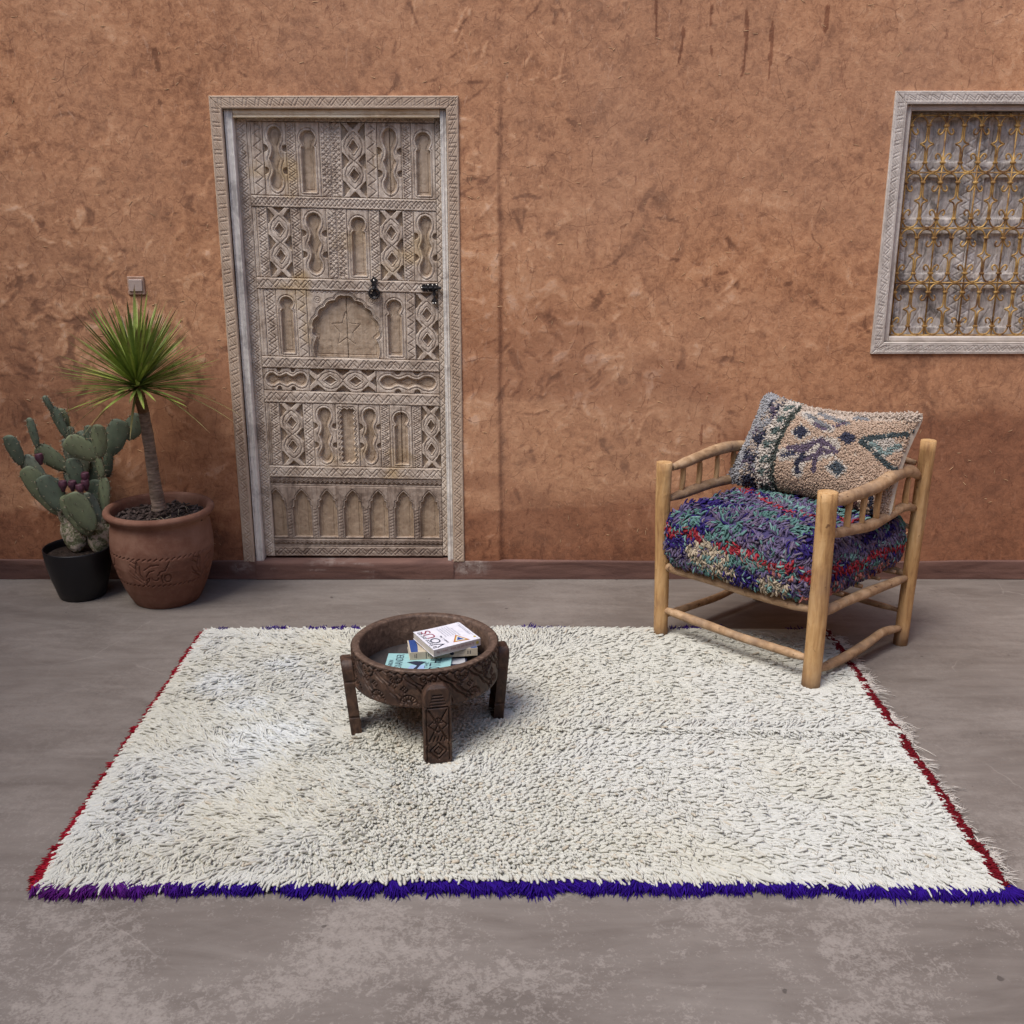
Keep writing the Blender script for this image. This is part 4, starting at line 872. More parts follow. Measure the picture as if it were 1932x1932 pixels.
for k, s in enumerate((.12, .3, .5, .7, .88)):      # slats carrying the cushion
    p = FL + (BL - FL) * s; q = FR + (BR - FR) * s; pole('slat', [(*(p + (q - p) * .02), .300), (*(p + (q - p) * .5), .303), (*(p + (q - p) * .98), .300)], .0125, 60 + k, sg=8)

# chair axes
eu = (FR - FL) / np.linalg.norm(FR - FL); ev = (BL - FL) / np.linalg.norm(BL - FL); LU = np.linalg.norm(FR - FL)
def chair_pt(s, t, z):
    a = FL + (FR - FL) * s; b = BL + (BR - BL) * s; p = a + (b - a) * t if np.ndim(s) == 0 else None
    return np.array((*p, z))
def cpts(s, t, z):
    s = s[:, None]; t = t[:, None]; a = FL + (FR - FL) * s; b = BL + (BR - BL) * s; return np.concatenate([a + (b - a) * t, z[:, None]], 1)
# ------------------------------------------------------------------ seat cushion: a rounded block with long multi coloured yarn
cush = thing('seat_cushion', 'thick shaggy cushion in purple, teal, red and cream yarn on the armchair seat', 'cushion', tuple(chair_pt(.5, .45, .315)))
def cushion_surface(n):
    """even samples over a superellipsoid block: s across, t deep, z"""
    d = rng.normal(0, 1, (n * 3, 3)); d /= np.abs(d).max(1)[:, None]                     # cube directions
    d = d[d[:, 2] > -.985]; k = 9.0
    d /= (np.abs(d) ** k).sum(1)[:, None] ** (1 / k)
    return d[:n]
SC, SH, TC, TH, ZC, ZH = .50, .455, .47, .520, .422, .104
def cpos(d):
    bulge = 1 + .05 * (1 - d[:, 2] ** 2); s = SC + SH * d[:, 0] * bulge; t = TC + TH * d[:, 1] * bulge
    z = ZC + ZH * d[:, 2] + .008 * (1 - d[:, 0] ** 2) * (d[:, 2] > 0) * d[:, 2] - .012 * (d[:, 1] > .3) * d[:, 2]
    return cpts(s, t, z)
g1 = np.linspace(-1, 1, 25); faces = []; vs = []; k0 = 0
for ax in range(3):
    for sg in (-1, 1):
        A_, B_ = np.meshgrid(g1, g1); D_ = np.zeros((A_.size, 3)); D_[:, ax] = sg; D_[:, (ax + 1) % 3] = A_.ravel() * sg; D_[:, (ax + 2) % 3] = B_.ravel()
        D_ /= (np.abs(D_) ** 9.).sum(1)[:, None] ** (1 / 9.); vs.append(cpos(D_)); i, j = np.meshgrid(np.arange(24), np.arange(24), indexing='ij'); k = i * 25 + j + k0
        faces.append(np.stack([k, k + 1, k + 26, k + 25], -1).reshape(-1, 4)); k0 += A_.size
vv = np.concatenate(vs); o = build('padding', vv, np.concatenate(faces), WOOL, cush, col=np.where((vv[:, 2:3] < .345), np.array((.50, .45, .38)), np.array((.06, .05, .12))))
d = cushion_surface(14500); d = d[d[:, 2] > -.84]; P = cpos(d); n = len(P)
G3 = np.sign(d) * np.abs(d) ** 6; Nn = np.concatenate([G3[:, :1] * eu[None] + G3[:, 1:2] * ev[None], G3[:, 2:3]], 1); Nn /= np.linalg.norm(Nn, axis=1)[:, None]
down = np.tile((0, 0, -1.), (n, 1)); topm = (Nn[:, 2] > .6)[:, None]
rnd = rng.normal(0, .26, (n, 3)); ck = np.stack([vn(S_ * 9 + o_, T_ * 9 + Z_ * 7 + o_, 140 + o_) for o_, S_, T_, Z_ in [(k_, d[:, 0], d[:, 1], d[:, 2]) for k_ in (0, 31, 67)]], 1) - .5; rnd = rnd + ck * 1.8; fl_ = (fbm(d[:, 0] * 3 + d[:, 2] * 2, d[:, 1] * 3, 111, 2) - .5)[:, None] * 6
D = np.where(topm, np.concatenate([np.cos(fl_), np.sin(fl_), 0 * fl_], 1), down) + rnd
col_i = np.array([(.034, .022, .13), (.125, .095, .16), (.10, .20, .185), (.13, .105, .19), (.30, .032, .045), (.42, .35, .26), (.17, .145, .18), (.38, .15, .13), (.17, .29, .27)])
S, T, Zz = d[:, 0], d[:, 1], d[:, 2]; front = (T < -.8); right = (S > .85)
q1 = fbm(S * 3.1 + Zz * 1.5 + 9, T * 3.1 - Zz * 2.2, 112, 3); q2 = fbm(S * 5 + 4 + Zz * 2, T * 5 + Zz * 3, 113, 3); q1 = (q1 - q1.mean()) / q1.std(); q2 = (q2 - q2.mean()) / q2.std()
pr = rng.random(n); idx = np.where(q1 < -.5, 0, np.where(q1 < .35, 1, 3)); idx = np.where((q2 > .9) | ((pr < .12) & (q1 > -.2)), 2, idx); idx = np.where((pr > .94), 8, idx); idx = np.where((pr > .82) & (pr < .9), 6, idx); idx = np.where((pr < .05), 0, idx)
# red winding line round the front under the top edge, and over the top
ln = Zz - (.42 - .16 * (S + 1) / 2 * 1.4 + .10 * np.sin(S * 9)); red = front & (np.abs(ln) < .13); idx = np.where(red & (pr < .75), 4, idx)
ln2 = Zz - (.10 + .12 * np.sin(S * 5 + 1)); idx = np.where(front & (np.abs(ln2 + .02) < .10) & (pr < .35) & (S > .1), 7, idx)
ln3 = Zz - (-.05 + .10 * np.sin(T * 6)); idx = np.where(right & (np.abs(ln3) < .15) & (pr < .8), 4, idx); idx = np.where(right & (Zz < -.45) & (q2 > -.1) & (pr < .7), 7, idx); idx = np.where(right & (np.abs(Zz - .35) < .2) & (pr < .7), 1, idx)
ln4 = T - (-.35 + .35 * np.abs(S * 1.5 - .3)); idx = np.where((Zz > .85) & (np.abs(ln4) < .07) & (pr < .5), 4, idx); idx = np.where((Zz > .85) & (np.abs(ln4 - .25) < .10) & (pr < .45), 8, idx)
for cs, cz, rs, rz in ((-.28, -.12, .30, .48), (.56, -.55, .20, .34), (-.05, -.5, .16, .30)):
    e = front & (((S - cs) / rs) ** 2 + ((Zz - cz) / rz) ** 2 < 1); idx = np.where(e & (pr < .85), 5, idx); e2 = front & (((S - cs) / rs) ** 2 + ((Zz - cz + .08) / rz) ** 2 < .07); idx = np.where(e2, 8, idx)
e = front & (((S - .12) / .25) ** 2 + ((Zz + .55) / .4) ** 2 < 1) & (idx != 5); idx = np.where(e & (pr < .8), 0, idx)
C = col_i[idx] * rng.uniform(.6, 1.15, (n, 1))
V, Fc, Cc = strands(P, Nn, D, rng.uniform(.026, .045, n), rng.uniform(.0035, .0050, n), rng.uniform(.40, 1.1, n), C, .42, 4, side=.5, prof=((0, .8), (.3, 1.), (.6, 1.), (.9, .95), (1, .7)))
o = build('yarn_pile', V, Fc, WOOL, cush, col=Cc); o['kind'] = 'stuff'
# ------------------------------------------------------------------ back pillow
pc = chair_pt(.52, .62, .54); pil = thing('throw_pillow', 'knotted wool pillow with dark tribal motifs on peach beige, propped in the armchair', 'pillow', tuple(pc))
QBL, QBR, QTL, QTR = [np.array(v) for v in (chair_pt(-.03, .60, .545), chair_pt(1.04, .64, .535), chair_pt(.045, .86, .885), chair_pt(1.075, .86, .905))]
def quad(a, b): a = a[:, None]; b = b[:, None]; return (QBL * (1 - a) + QBR * a) * (1 - b) + (QTL * (1 - a) + QTR * a) * b
nP = np.cross(QBR - QBL, QTL - QBL); nP /= np.linalg.norm(nP)      # faces the sitter / viewer
if nP[1] > 0: nP = -nP
uP = (QBR - QBL) / np.linalg.norm(QBR - QBL); vP = (QTL - QBL) / np.linalg.norm(QTL - QBL)
def pil_pos(a, b, sgn):
    A_ = 2 * a - 1; B_ = 2 * b - 1; th = .085 * (1 - np.abs(A_) ** 2.6) ** .55 * (1 - np.abs(B_) ** 2.6) ** .55 + .006 * (1 - A_ ** 8) * (1 - B_ ** 8)
    p = quad(a, b); p = p - vP * (.055 * (1 - A_ ** 2) * np.where(B_ > 0, np.abs(B_) ** 2, .0) - .018 * (1 - A_ ** 2) * np.where(B_ < 0, B_ ** 2, 0))[:, None] - uP * (.022 * A_ ** 3 * (1 - B_ ** 2))[:, None]
    cr = np.abs(A_) ** 9 * np.abs(B_) ** 9; p = p - uP * (.014 * np.sign(A_) * cr)[:, None] - vP * (.012 * np.sign(B_) * cr)[:, None]
    return p + nP * (th * sgn)[:, None] + nP * (.020 * (1 - A_ ** 2) * B_)[:, None]
ga, gb = np.meshgrid(np.linspace(0, 1, 49), np.linspace(0, 1, 33)); i, j = np.meshgrid(np.arange(32), np.arange(48), indexing='ij'); k = i * 49 + j; Fq = np.stack([k, k + 1, k + 50, k + 49], -1).reshape(-1, 4)
v1 = pil_pos(ga.ravel(), gb.ravel(), 1.); v2 = pil_pos(ga.ravel(), gb.ravel(), -1.)
build('pillow_cover', np.concatenate([v1, v2]), np.concatenate([Fq, Fq[:, ::-1] + len(v1)]), COTTON, pil)
n = 14500; a = rng.random(n); b = rng.random(n); a = a * .985; P = pil_pos(a, b, np.ones(n)); e_ = .004
Pa = pil_pos(np.clip(a + e_, 0, 1), b, np.ones(n)) - pil_pos(np.clip(a - e_, 0, 1), b, np.ones(n)); Pb = pil_pos(a, np.clip(b + e_, 0, 1), np.ones(n)) - pil_pos(a, np.clip(b - e_, 0, 1), np.ones(n))
Nn = np.cross(Pa, Pb); Nn /= np.linalg.norm(Nn, axis=1)[:, None]; Nn = np.where(((Nn * nP).sum(1) < 0)[:, None], -Nn, Nn)
# weave pattern, laid out in a flat drawing of the pillow front
cTL, cTR, cBL, cBR = [np.array(v, float) for v in ((330, 80), (1850, 250), (80, 930), (1610, 1190))]
aa, bb_ = a[:, None], b[:, None]; Q = (cBL * (1 - aa) + cBR * aa) * (1 - bb_) + (cTL * (1 - aa) + cTR * aa) * bb_ + rng.normal(0, 1.5, (n, 2))
def dseg(Q, pts):
    d_ = np.full(len(Q), 1e9); pts = np.array(pts, float)
    for p, q in zip(pts[:-1], pts[1:]):
        e = q - p; t = np.clip(((Q - p) @ e) / (e @ e), 0, 1); d_ = np.minimum(d_, np.linalg.norm(Q - p - t[:, None] * e, axis=1))
    return d_
peach = np.array((.43, .315, .235)); cream = np.array((.50, .45, .395)); dk = np.array((.040, .042, .065)); grn = np.array((.13, .17, .16)); gry = np.array((.27, .27, .28)); plum = np.array((.115, .088, .125))
C = np.tile(peach, (n, 1)) ; C = np.where((Q[:, 1] > 330 + 0 * Q[:, 0])[:, None], C, C * .5 + cream * .5)
stripe = [(810, 190), (700, 430), (620, 620), (590, 800), (570, 990)]; ds = dseg(Q, stripe)
sidev = Q[:, 0] - np.interp(Q[:, 1], [p[1] for p in stripe], [p[0] for p in stripe])
left = sidev < 0; C[left] = peach * .45 + cream * .40
wv = np.sin(Q[:, 1] / 42. + np.abs(((Q[:, 0] + Q[:, 1] * .25) % 260) - 130) / 34.); C[left & (wv > .25)] = gry * .7 + cream * .15; C[left & (wv > .68)] = plum
wv2 = fbm(Q[:, 0] / 60, Q[:, 1] / 60, 121, 3); C[left & (wv2 > .60)] = dk; C[left & (wv2 < .36)] = gry
C[sidev < -330] = gry * 1.15
col_ = (sidev > -165) & (sidev < -25); C[col_] = cream; chk = (((Q[:, 1] - 200) // 62).astype(int) % 2 == 0) & (sidev > -130) & (sidev < -50); C[chk] = grn * .8
C[(ds < 24)] = np.array((.075, .085, .075))
def ink(pts, wd, c): C[dseg(Q, pts) < wd] = c
def blob(cx, cy, rx, ry, c): C[(np.abs(Q[:, 0] - cx) / rx + np.abs(Q[:, 1] - cy) / ry) < 1] = c
halo = cream * .95
for L_, w_ in (([(690, 700), (880, 650), (1050, 580), (1160, 600)], 60), ([(830, 850), (880, 720), (1120, 660)], 55), ([(880, 290), (1010, 400), (1110, 440)], 50)): ink(L_, w_, halo)
blob(850, 492, 105, 90, halo); blob(1190, 800, 110, 95, halo)
blob(850, 492, 85, 72, dk); blob(1280, 530, 85, 70, dk * 1.2); blob(1195, 795, 82, 72, np.array((.07, .085, .10)))
ink([(690, 705), (820, 680)], 20, dk * 1.3); ink([(740, 640), (900, 625), (1060, 560)], 24, plum); ink([(820, 680), (960, 640)], 18, plum)
ink([(900, 740), (1060, 665), (1190, 655)], 22, plum); ink([(835, 850), (830, 760), (890, 700)], 24, dk); ink([(985, 830), (1000, 720), (1060, 600)], 22, plum); ink([(1090, 580), (1170, 650)], 18, plum)
ink([(890, 285), (960, 330), (1110, 430)], 24, gry * .75); ink([(1010, 250), (1130, 320), (1270, 370)], 26, gry * .8); ink([(980, 400), (1070, 450)], 20, plum); ink([(1340, 290), (1420, 310)], 30, gry * .8); ink([(1150, 420), (1260, 360)], 14, plum)
blob(1580, 580, 170, 120, cream * .85); ink([(1480, 560), (1600, 650), (1700, 560)], 20, np.array((.20, .26, .25)))
ink([(1820, 440), (1620, 480), (1450, 520), (1400, 555), (1480, 620), (1600, 720), (1680, 780)], 24, np.array((.055, .07, .075)))
ink([(1320, 1050), (1300, 1180)], 26, np.array((.14, .07, .07))); ink([(1480, 1010), (1450, 1200)], 26, dk)
C = C * rng.uniform(.80, 1.18, (n, 1))
far = left | (b > .93); Lp = np.where(far, rng.uniform(.014, .026, n), rng.uniform(.010, .014, n))
V, Fc, Cc = strands(P - Nn * .003, Nn, np.tile((0, 0, -1.), (n, 1)) + rng.normal(0, .8, (n, 3)), Lp, rng.uniform(.0028, .0041, n), rng.uniform(.7, 1.4, n), C, .25, 4, prof=((0, .8), (.45, 1.1), (.8, .95), (1, .5)), side=.4)
o = build('knotted_pile', V, Fc, WOOL, pil, col=Cc); o['kind'] = 'stuff'

# ================================================================== DRUM TABLE AND BOOKS
TC_ = np.array((-.272, 3.163)); RO, ZR, ZBm = .230, .302, .186
table = thing('drum_table', 'low round dark carved wooden table with raised rim, standing on the cream rug', 'table', (*TC_, .012))
# carved band: heights over (angle, height)
circ = 2 * math.pi * RO; hb = ZR - ZBm - .004
rl = Relief(circ, hb, .0017); nrep = 14; pw = circ / nrep
for i in range(-1, nrep + 1):
    x0 = i * pw
    for o_ in (0, .020):
        rl.stroke([(x0 + o_, hb * .90), (x0 + o_ + pw * .16, hb * .74), (x0 + o_ + pw * .40, hb * .62), (x0 + o_ + pw * .62, hb * .36), (x0 + o_ + pw * .80, hb * .26), (x0 + o_ + pw * .96, hb * .08)], .0062, .0066)
    for cx_, cy_, r_, a0, a1 in ((x0 + pw * .18, hb * .10, .027, 0, 180), (x0 + pw * .78, hb * .86, .024, 180, 360)):
        rl.stroke(arc(cx_, cy_, r_, a0, a1, 14), .0058, .0060); rl.stroke(arc(cx_, cy_, r_ * .42, a0, a1, 9), .0048, .0048)
        for a in range(a0 + 18, a1, 24): rl.stroke([(cx_ + r_ * .45 * math.cos(R(a)), cy_ + r_ * .45 * math.sin(R(a))), (cx_ + r_ * .85 * math.cos(R(a)), cy_ + r_ * .85 * math.sin(R(a)))], .0042, .0058)
    for cx_, cy_ in ((x0 + pw * .70, hb * .56), (x0 + pw * .02 + .004, hb * .50)):
        q = .0115; rl.stroke([(cx_ - q, cy_), (cx_, cy_ + q), (cx_ + q, cy_), (cx_, cy_ - q)], .0046, .0056, True); rl.stroke([(cx_ - q * .5, cy_ - q * .5), (cx_ + q * .5, cy_ + q * .5)], .0038, .0045); rl.stroke([(cx_ + q * .5, cy_ - q * .5), (cx_ - q * .5, cy_ + q * .5)], .0038, .0045)
    for k in range(4): rl.stroke([(x0 + pw * k / 4, hb * .90), (x0 + pw * (k + .5) / 4, hb * .975), (x0 + pw * (k + 1) / 4, hb * .90)], .0052, .0052)
rl.Z[:, -1] = rl.Z[:, 0]; rl.Z += .0008 * (fbm(np.cos(rl.X / RO) * 9 + rl.Y * 30, np.sin(rl.X / RO) * 9, 7, 3) - .5)
def ringmap(x, y, z):
    a = x / RO; k = 1 - .012 * (1 - y / hb) ** 2; r_ = RO * k + z; return TC_[0] + r_ * np.cos(a), TC_[1] + r_ * np.sin(a), ZBm + y
o = rl.mesh('carved_band', TABLE, table, ringmap, .010)
V, Fc = lathe([(RO - .014, ZBm + .001), (RO - .027, ZBm), (RO - .027, .200), (RO - .027, ZR - .006), (RO - .023, ZR), (RO - .005, ZR + .001), (RO, ZR - .0035), (RO - .009, ZR - .0045)], (*TC_, 0), 96, .012, 3)
build('rim', V, Fc, RIM, table)
V, Fc = lathe([(.0005, .208), (RO - .0275, .208), (RO - .0275, .188), (.0005, .188)], (*TC_, 0), 64); build('inner_board', V, Fc, INNER, table, smooth=False)
def table_leg(ang, top, rt, rb, wdt=.0415, z0=.020):
    ca, sa = math.cos(R(ang)), math.sin(R(ang)); rl = Relief(2 * wdt, 1., .0022) ; H_ = top - z0; rl = Relief(2 * wdt, H_, .0016); w_ = 2 * wdt
    # carved face
    for q in (.10, .90): rl.stroke([(w_ * q, H_ * .03), (w_ * q, H_ * .72)], 0.0045, 0.0056)
    c = w_ / 2
    rl.stroke([(w_ * .18, H_ * .70), (w_ * .82, H_ * .30)], 0.0051, 0.0064); rl.stroke([(w_ * .82, H_ * .70), (w_ * .18, H_ * .30)], 0.0051, 0.0064)
    rl.stroke([(c, H_ * .58), (c, H_ * .48)], 0.0045, 0.0064); rl.stroke([(c - .012, H_ * .53), (c + .012, H_ * .53)], 0.0045, 0.0064)
    rl.stroke([(w_ * .16, H_ * .50), (c, H_ * .60), (w_ * .84, H_ * .50), (c, H_ * .40)], 0.0045, 0.0056, True)
    rl.stroke([(w_ * .18, H_ * .16), (c, H_ * .27), (w_ * .82, H_ * .16), (c, H_ * .05)], 0.0051, 0.0064, True); rl.stroke([(w_ * .34, H_ * .16), (c, H_ * .215), (w_ * .66, H_ * .16), (c, H_ * .105)], 0.0045, 0.0064, True)
    for k in range(5): rl.stroke([(w_ * (.2 + k * .13), H_ * .29), (w_ * (.26 + k * .13), H_ * .35)], 0.0045, 0.0056)
    for k in range(4): rl.stroke([(w_ * (.24 + .03 * k), H_ * (.77 + k * .04)), (w_ * (.76 - .03 * k), H_ * (.77 + k * .04))], 0.0045, 0.0056)
    rl.stroke([(w_ * .12, H_ * .73), (w_ * .88, H_ * .73)], 0.0060, 0.0080)
    Xn = (rl.X - c) / wdt; Yn = rl.Y / H_
    prof = 1 - .10 * (np.abs(Yn - .735) < .012) - .12 * (np.abs(Yn - .245) < .015) - .05 * (Yn < .03)
    def f(x, y, z):
        yn = y / H_; xn = (x - c) / wdt; hw = wdt * (1 - .07 * (np.abs(yn - .735) < .014) - .10 * (np.abs(yn - .245) < .014)); hw = hw * np.where(yn > .86, np.sqrt(np.clip(1 - ((yn - .86) / .16) ** 2, .25, 1)), 1)
        rr = rb + (rt - rb) * yn + z * 1.0; tt = xn * hw
        # gentle belly
        return TC_[0] + rr * ca - tt * sa, TC_[1] + rr * sa + tt * ca, z0 + y
    rl.Z -= .004 * ss(np.abs(Xn), .9, 1.) + .006 * ss(Yn, .97, 1.)
    V_o = rl.mesh('leg', TABLE, table, f, .034); return V_o
for ang in (-78, 12, 102, 192): table_leg(ang, .268, RO + .034, RO + (.032 if ang == -78 else .012))

# books --------------------------------------------------------------
def text_mesh(txt, size):
    cu = bpy.data.curves.new('t', 'FONT'); cu.body = txt; cu.size = size; cu.fill_mode = 'FRONT' if hasattr(cu, 'fill_mode') else cu.fill_mode
    ob = bpy.data.objects.new('t', cu); COL.objects.link(ob); bpy.context.view_layer.update()
    me = bpy.data.meshes.new_from_object(ob.evaluated_get(bpy.context.evaluated_depsgraph_get())); bpy.data.objects.remove(ob)
    V = np.array([v.co[:] for v in me.vertices]) if len(me.vertices) else np.zeros((0, 3)); Fc = [tuple(p.vertices) for p in me.polygons]; bpy.data.meshes.remove(me); return V, Fc
class Book:
    def __init__(s, name, label, o, ang, L, Wd, z0, th, cover, group=None, bend=0., spine=None, lift=0.):
        s.lift = lift
        a = R(ang); s.e1 = np.array((math.cos(a), math.sin(a), 0)); s.e2 = np.array((-math.sin(a), math.cos(a), 0)); s.o = np.array((*o, 0.)); s.L, s.W, s.z0, s.th, s.bend = L, Wd, z0, th, bend
        s.root = thing(name, label, 'book', tuple(s.o + s.e1 * L / 2 + s.e2 * Wd / 2 + np.array((0, 0, z0))), group)
        c = .0011
        s.slab('cover', 0, L, 0, Wd, z0 + th - c, z0 + th, cover); s.slab('cover', 0, L, 0, Wd, z0, z0 + c, cover); s.slab('spine', 0, L, 0, c, z0 + c, z0 + th - c, spine or cover)
        s.slab('pages', .0012, L - .0012, c, Wd - .0015, z0 + c, z0 + th - c, PAGES)
    def up(s, u, v): return s.bend * (np.clip(1 - u / s.L, 0, 1) ** 3) * np.clip(v / s.W, 0, 1) ** 1.5 + s.lift * np.clip(v / s.W, 0, 1)
    def place(s, u, v, z): u = np.asarray(u, float); v = np.asarray(v, float); z = np.asarray(z, float) + s.up(u, v); return s.o + u[..., None] * s.e1 + v[..., None] * s.e2 + np.stack([0 * u, 0 * u, z], -1)
    def slab(s, name, u0, u1, v0, v1, z0, z1, mat):
        nu, nv = 9, 7; U, Vv = np.meshgrid(np.linspace(u0, u1, nu), np.linspace(v0, v1, nv)); V = []; Fc = []
        for z in (z0, z1): V.append(s.place(U.ravel(), Vv.ravel(), np.full(U.size, z)))
        n = U.size
        for i in range(nv - 1):
            for j in range(nu - 1): k = i * nu + j; Fc.append((k + n, k + 1 + n, k + 1 + nu + n, k + nu + n)); Fc.append((k, k + nu, k + nu + 1, k + 1))
        for j in range(nu - 1): Fc.append((j, j + 1, j + 1 + n, j + n)); k = (nv - 1) * nu + j; Fc.append((k, k + n, k + n + 1, k + 1))
        for i in range(nv - 1): k = i * nu; Fc.append((k, k + n, k + nu + n, k + nu)); k = i * nu + nu - 1; Fc.append((k, k + nu, k + nu + n, k + n))
        return build(name, np.concatenate(V), Fc, mat, s.root, smooth=False)
    def poly(s, name, pts, mat, lift=.0004):
        V = s.place([p[0] for p in pts], [p[1] for p in pts], np.full(len(pts), s.z0 + s.th + lift)); return build(name, V, [tuple(range(len(pts)))], mat, s.root, smooth=False)
    def text(s, name, txt, u, v, size, mat, wide=1., fit=None, lift=.0006):
        """cover lettering that reads along +e2, its head towards -e1; (u, v) is where the base line starts"""
        V, Fc = text_mesh(txt, size)
        if fit: V[:, 0] *= fit / max(V[:, 0].max(), 1e-6)
        return build(name, s.place(u - V[:, 1], v + V[:, 0], np.full(len(V), s.z0 + s.th + lift)), Fc, mat, s.root, smooth=False)
    def text_up(s, name, txt, u, v, size, mat, fit=None):
        """lettering that reads along -e2 (from the far side towards the spine), head towards +e1 ... used mirrored end for end"""
        V, Fc = text_mesh(txt, size)
        if fit: V[:, 0] *= fit / max(V[:, 0].max(), 1e-6)
        return build(name, s.place(u + V[:, 1], v - V[:, 0], np.full(len(V), s.z0 + s.th + .0006)), Fc, mat, s.root, smooth=False)
    def spine_text(s, name, txt, u, size, mat, fit=None):
        V, Fc = text_mesh(txt, size)
        if fit: V[:, 0] *= fit / max(V[:, 0].max(), 1e-6)
        zc = s.z0 + s.th / 2 + size * .33
        return build(name, s.place(u - V[:, 0], np.full(len(V), -.0005), zc - V[:, 1]), Fc, mat, s.root, smooth=False)
    def spine_rect(s, name, u0, u1, z0, z1, mat):
        return build(name, s.place([u0, u1, u1, u0], [-.0004] * 4, [s.z0 + z0, s.z0 + z0, s.z0 + z1, s.z0 + z1]), [(0, 1, 2, 3)], mat, s.root, smooth=False)
# dark book lowest right, turquoise one lowest front left
b4 = Book('book', 'dark covered paperback lying lowest at the right, under the beige book', (-.255, 3.105), 4, .118, .118, .2085, .0122, NAVY)
b3 = Book('book', 'turquoise paperback with thin dark lettering, lowest and nearest the front rim', (-.396, 3.096), -1, .204, .128, .2212, .0085, TURQ) 
b3 = b3
b2 = Book('book', 'thick beige paperback with a blue band, middle of the stack in the drum table', (-.321, 3.171), 10, .215, .097, .2302, .0255, BEIGE)
b1 = Book('book', 'white paperback with large VOUS title and coloured triangle, topmost in the drum table', (-.243, 3.138), 33, .170, .135, .2562, .0235, PAPER, bend=.004, spine=SPINE, lift=.008)
L, W_ = b1.L, b1.W
b1.text('title_lettering', 'la force est en', L * .115, W_ * .06, .026, INK, fit=W_ * .86); b1.text('title_lettering', 'VO', L * .30, W_ * .05, .046, INK, fit=W_ * .46); b1.text('title_lettering', 'US', L * .30, W_ * .53, .046, REDI, fit=W_ * .40)
b1.text('author_lettering', 'Louise L. Hay', L * .40, W_ * .16, .013, INK, fit=W_ * .40)
ln_ = ['la pensee creatrice de chaque jour', 'nous sommes tous responsables', 'de nos experiences et chaque', 'pensee que nous avons cree', 'notre avenir et le pouvoir', 'reside toujours dans le moment']
for k, t_ in enumerate(ln_): b1.text('small_print', t_, L * (.48 + .052 * k), W_ * (.45 if k < 5 else .35), .0075, GREYI, fit=W_ * (.48 - .03 * (k % 2)))
tri = [(.47, .12), (.80, .06), (.66, .44)]
for k, mt_ in enumerate((ORNG, GOLD, WHITEI, BLUEC)):
    c_ = np.mean(np.array(tri), 0); q = 1 - .19 * k; b1.poly('triangle_emblem', [((c_[0] + (x - c_[0]) * q) * L, (c_[1] + (y - c_[1]) * q) * W_) for x, y in tri], mt_, .0004 + .00025 * k)
b1.text('publisher_lettering', 'Marabout  Poche', L * .93, W_ * .22, .0095, INK, fit=W_ * .60) if False else b1.text('small_print', 'developpement personnel', L * .93, W_ * .30, .0095, GREYI, fit=W_ * .55)
b1.poly('cover_rule', [(L * .95, 0.004), (L * .957, .004), (L * .957, W_ - .004), (L * .95, W_ - .004)], GREYI)
b1.poly('round_emblem', [(L * .94 + .0045 * math.cos(R(a)), W_ * .14 + .0045 * math.sin(R(a))) for a in range(0, 360, 30)], GOLD, .0008)
b1.spine_text('spine_lettering', 'la force est en vous', L * .86, .014, PINKI, fit=L * .50); b1.spine_text('spine_lettering', 'Louise L. Hay', L * .30, .011, PINKI, fit=L * .24)
build('spine_emblem', b1.place(np.array([L * .93 + .0055 * math.cos(R(a)) for a in range(0, 360, 30)]), np.full(12, -.0005), np.array([b1.z0 + b1.th / 2 + .0055 * math.sin(R(a)) for a in range(0, 360, 30)])), [tuple(range(12))], GOLD, b1.root, smooth=False)
L, W_ = b2.L, b2.W
b2.poly('blue_band', [(L * .02, 0.002), (L * .12, .002), (L * .135, W_ * .5), (L * .12, W_ - .001), (L * .02, W_ - .001)], BLUEC); b2.poly('blue_corner', [(L * .90, .002), (L - .001, .002), (L - .001, W_ * .5), (L * .90, W_ * .5)], BLUEC)
for u0, u1, a_, c_ in ((.07, .078, .25, .75), (.095, .103, .2, .8), (.235, .245, .08, .92), (.27, .277, .3, .75), (.295, .30, .3, .7), (.32, .327, .3, .75), (.345, .352, .3, .7), (.85, .862, .3, .75), (.885, .897, .3, .75)):
    b2.spine_rect('spine_mark', L * u0, L * u1, b2.th * a_, b2.th * c_, INK)
build('spine_emblem', b2.place(np.array([L * .62 + .0068 * math.cos(R(a)) for a in range(0, 360, 30)]), np.full(12, -.0006), np.array([b2.z0 + b2.th / 2 + .0058 * math.sin(R(a)) for a in range(0, 360, 30)])), [tuple(range(12))], INK, b2.root, smooth=False)
L, W_ = b3.L, b3.W
b3.text('title_lettering', 'OTHER', L * .845, W_ * .03, .050, INK, fit=W_ * .9); b3.text('title_lettering', 'THE', L * .66, W_ * .16, .017, INK, fit=W_ * .32); b3.text('author_lettering', 'LEXANDER', L * .255, W_ * .02, .034, INK, fit=W_ * .92); b3.text('author_lettering', 'TARKIN', L * .11, W_ * .15, .020, INK, fit=W_ * .45)
b3.poly('cover_picture', [(L * .34, W_ * .05), (L * .62, W_ * .04), (L * .60, W_ * .36), (L * .50, W_ * .28), (L * .40, W_ * .34)], SKYB); b3.poly('cover_picture', [(L * .43, W_ * .05), (L * .49, W_ * .30), (L * .32, W_ * .48), (L * .45, W_ * .56), (L * .62, W_ * .52), (L * .54, W_ * .34), (L * .49, W_ * .05)], INK, .0007)
b4.poly('page_block_end', [(b4.L * .30, b4.W * .45), (b4.L * .95, b4.W * .45), (b4.L * .95, b4.W * .80), (b4.L * .30, b4.W * .80)], plain('pale_print', (.45, .45, .47), .6))

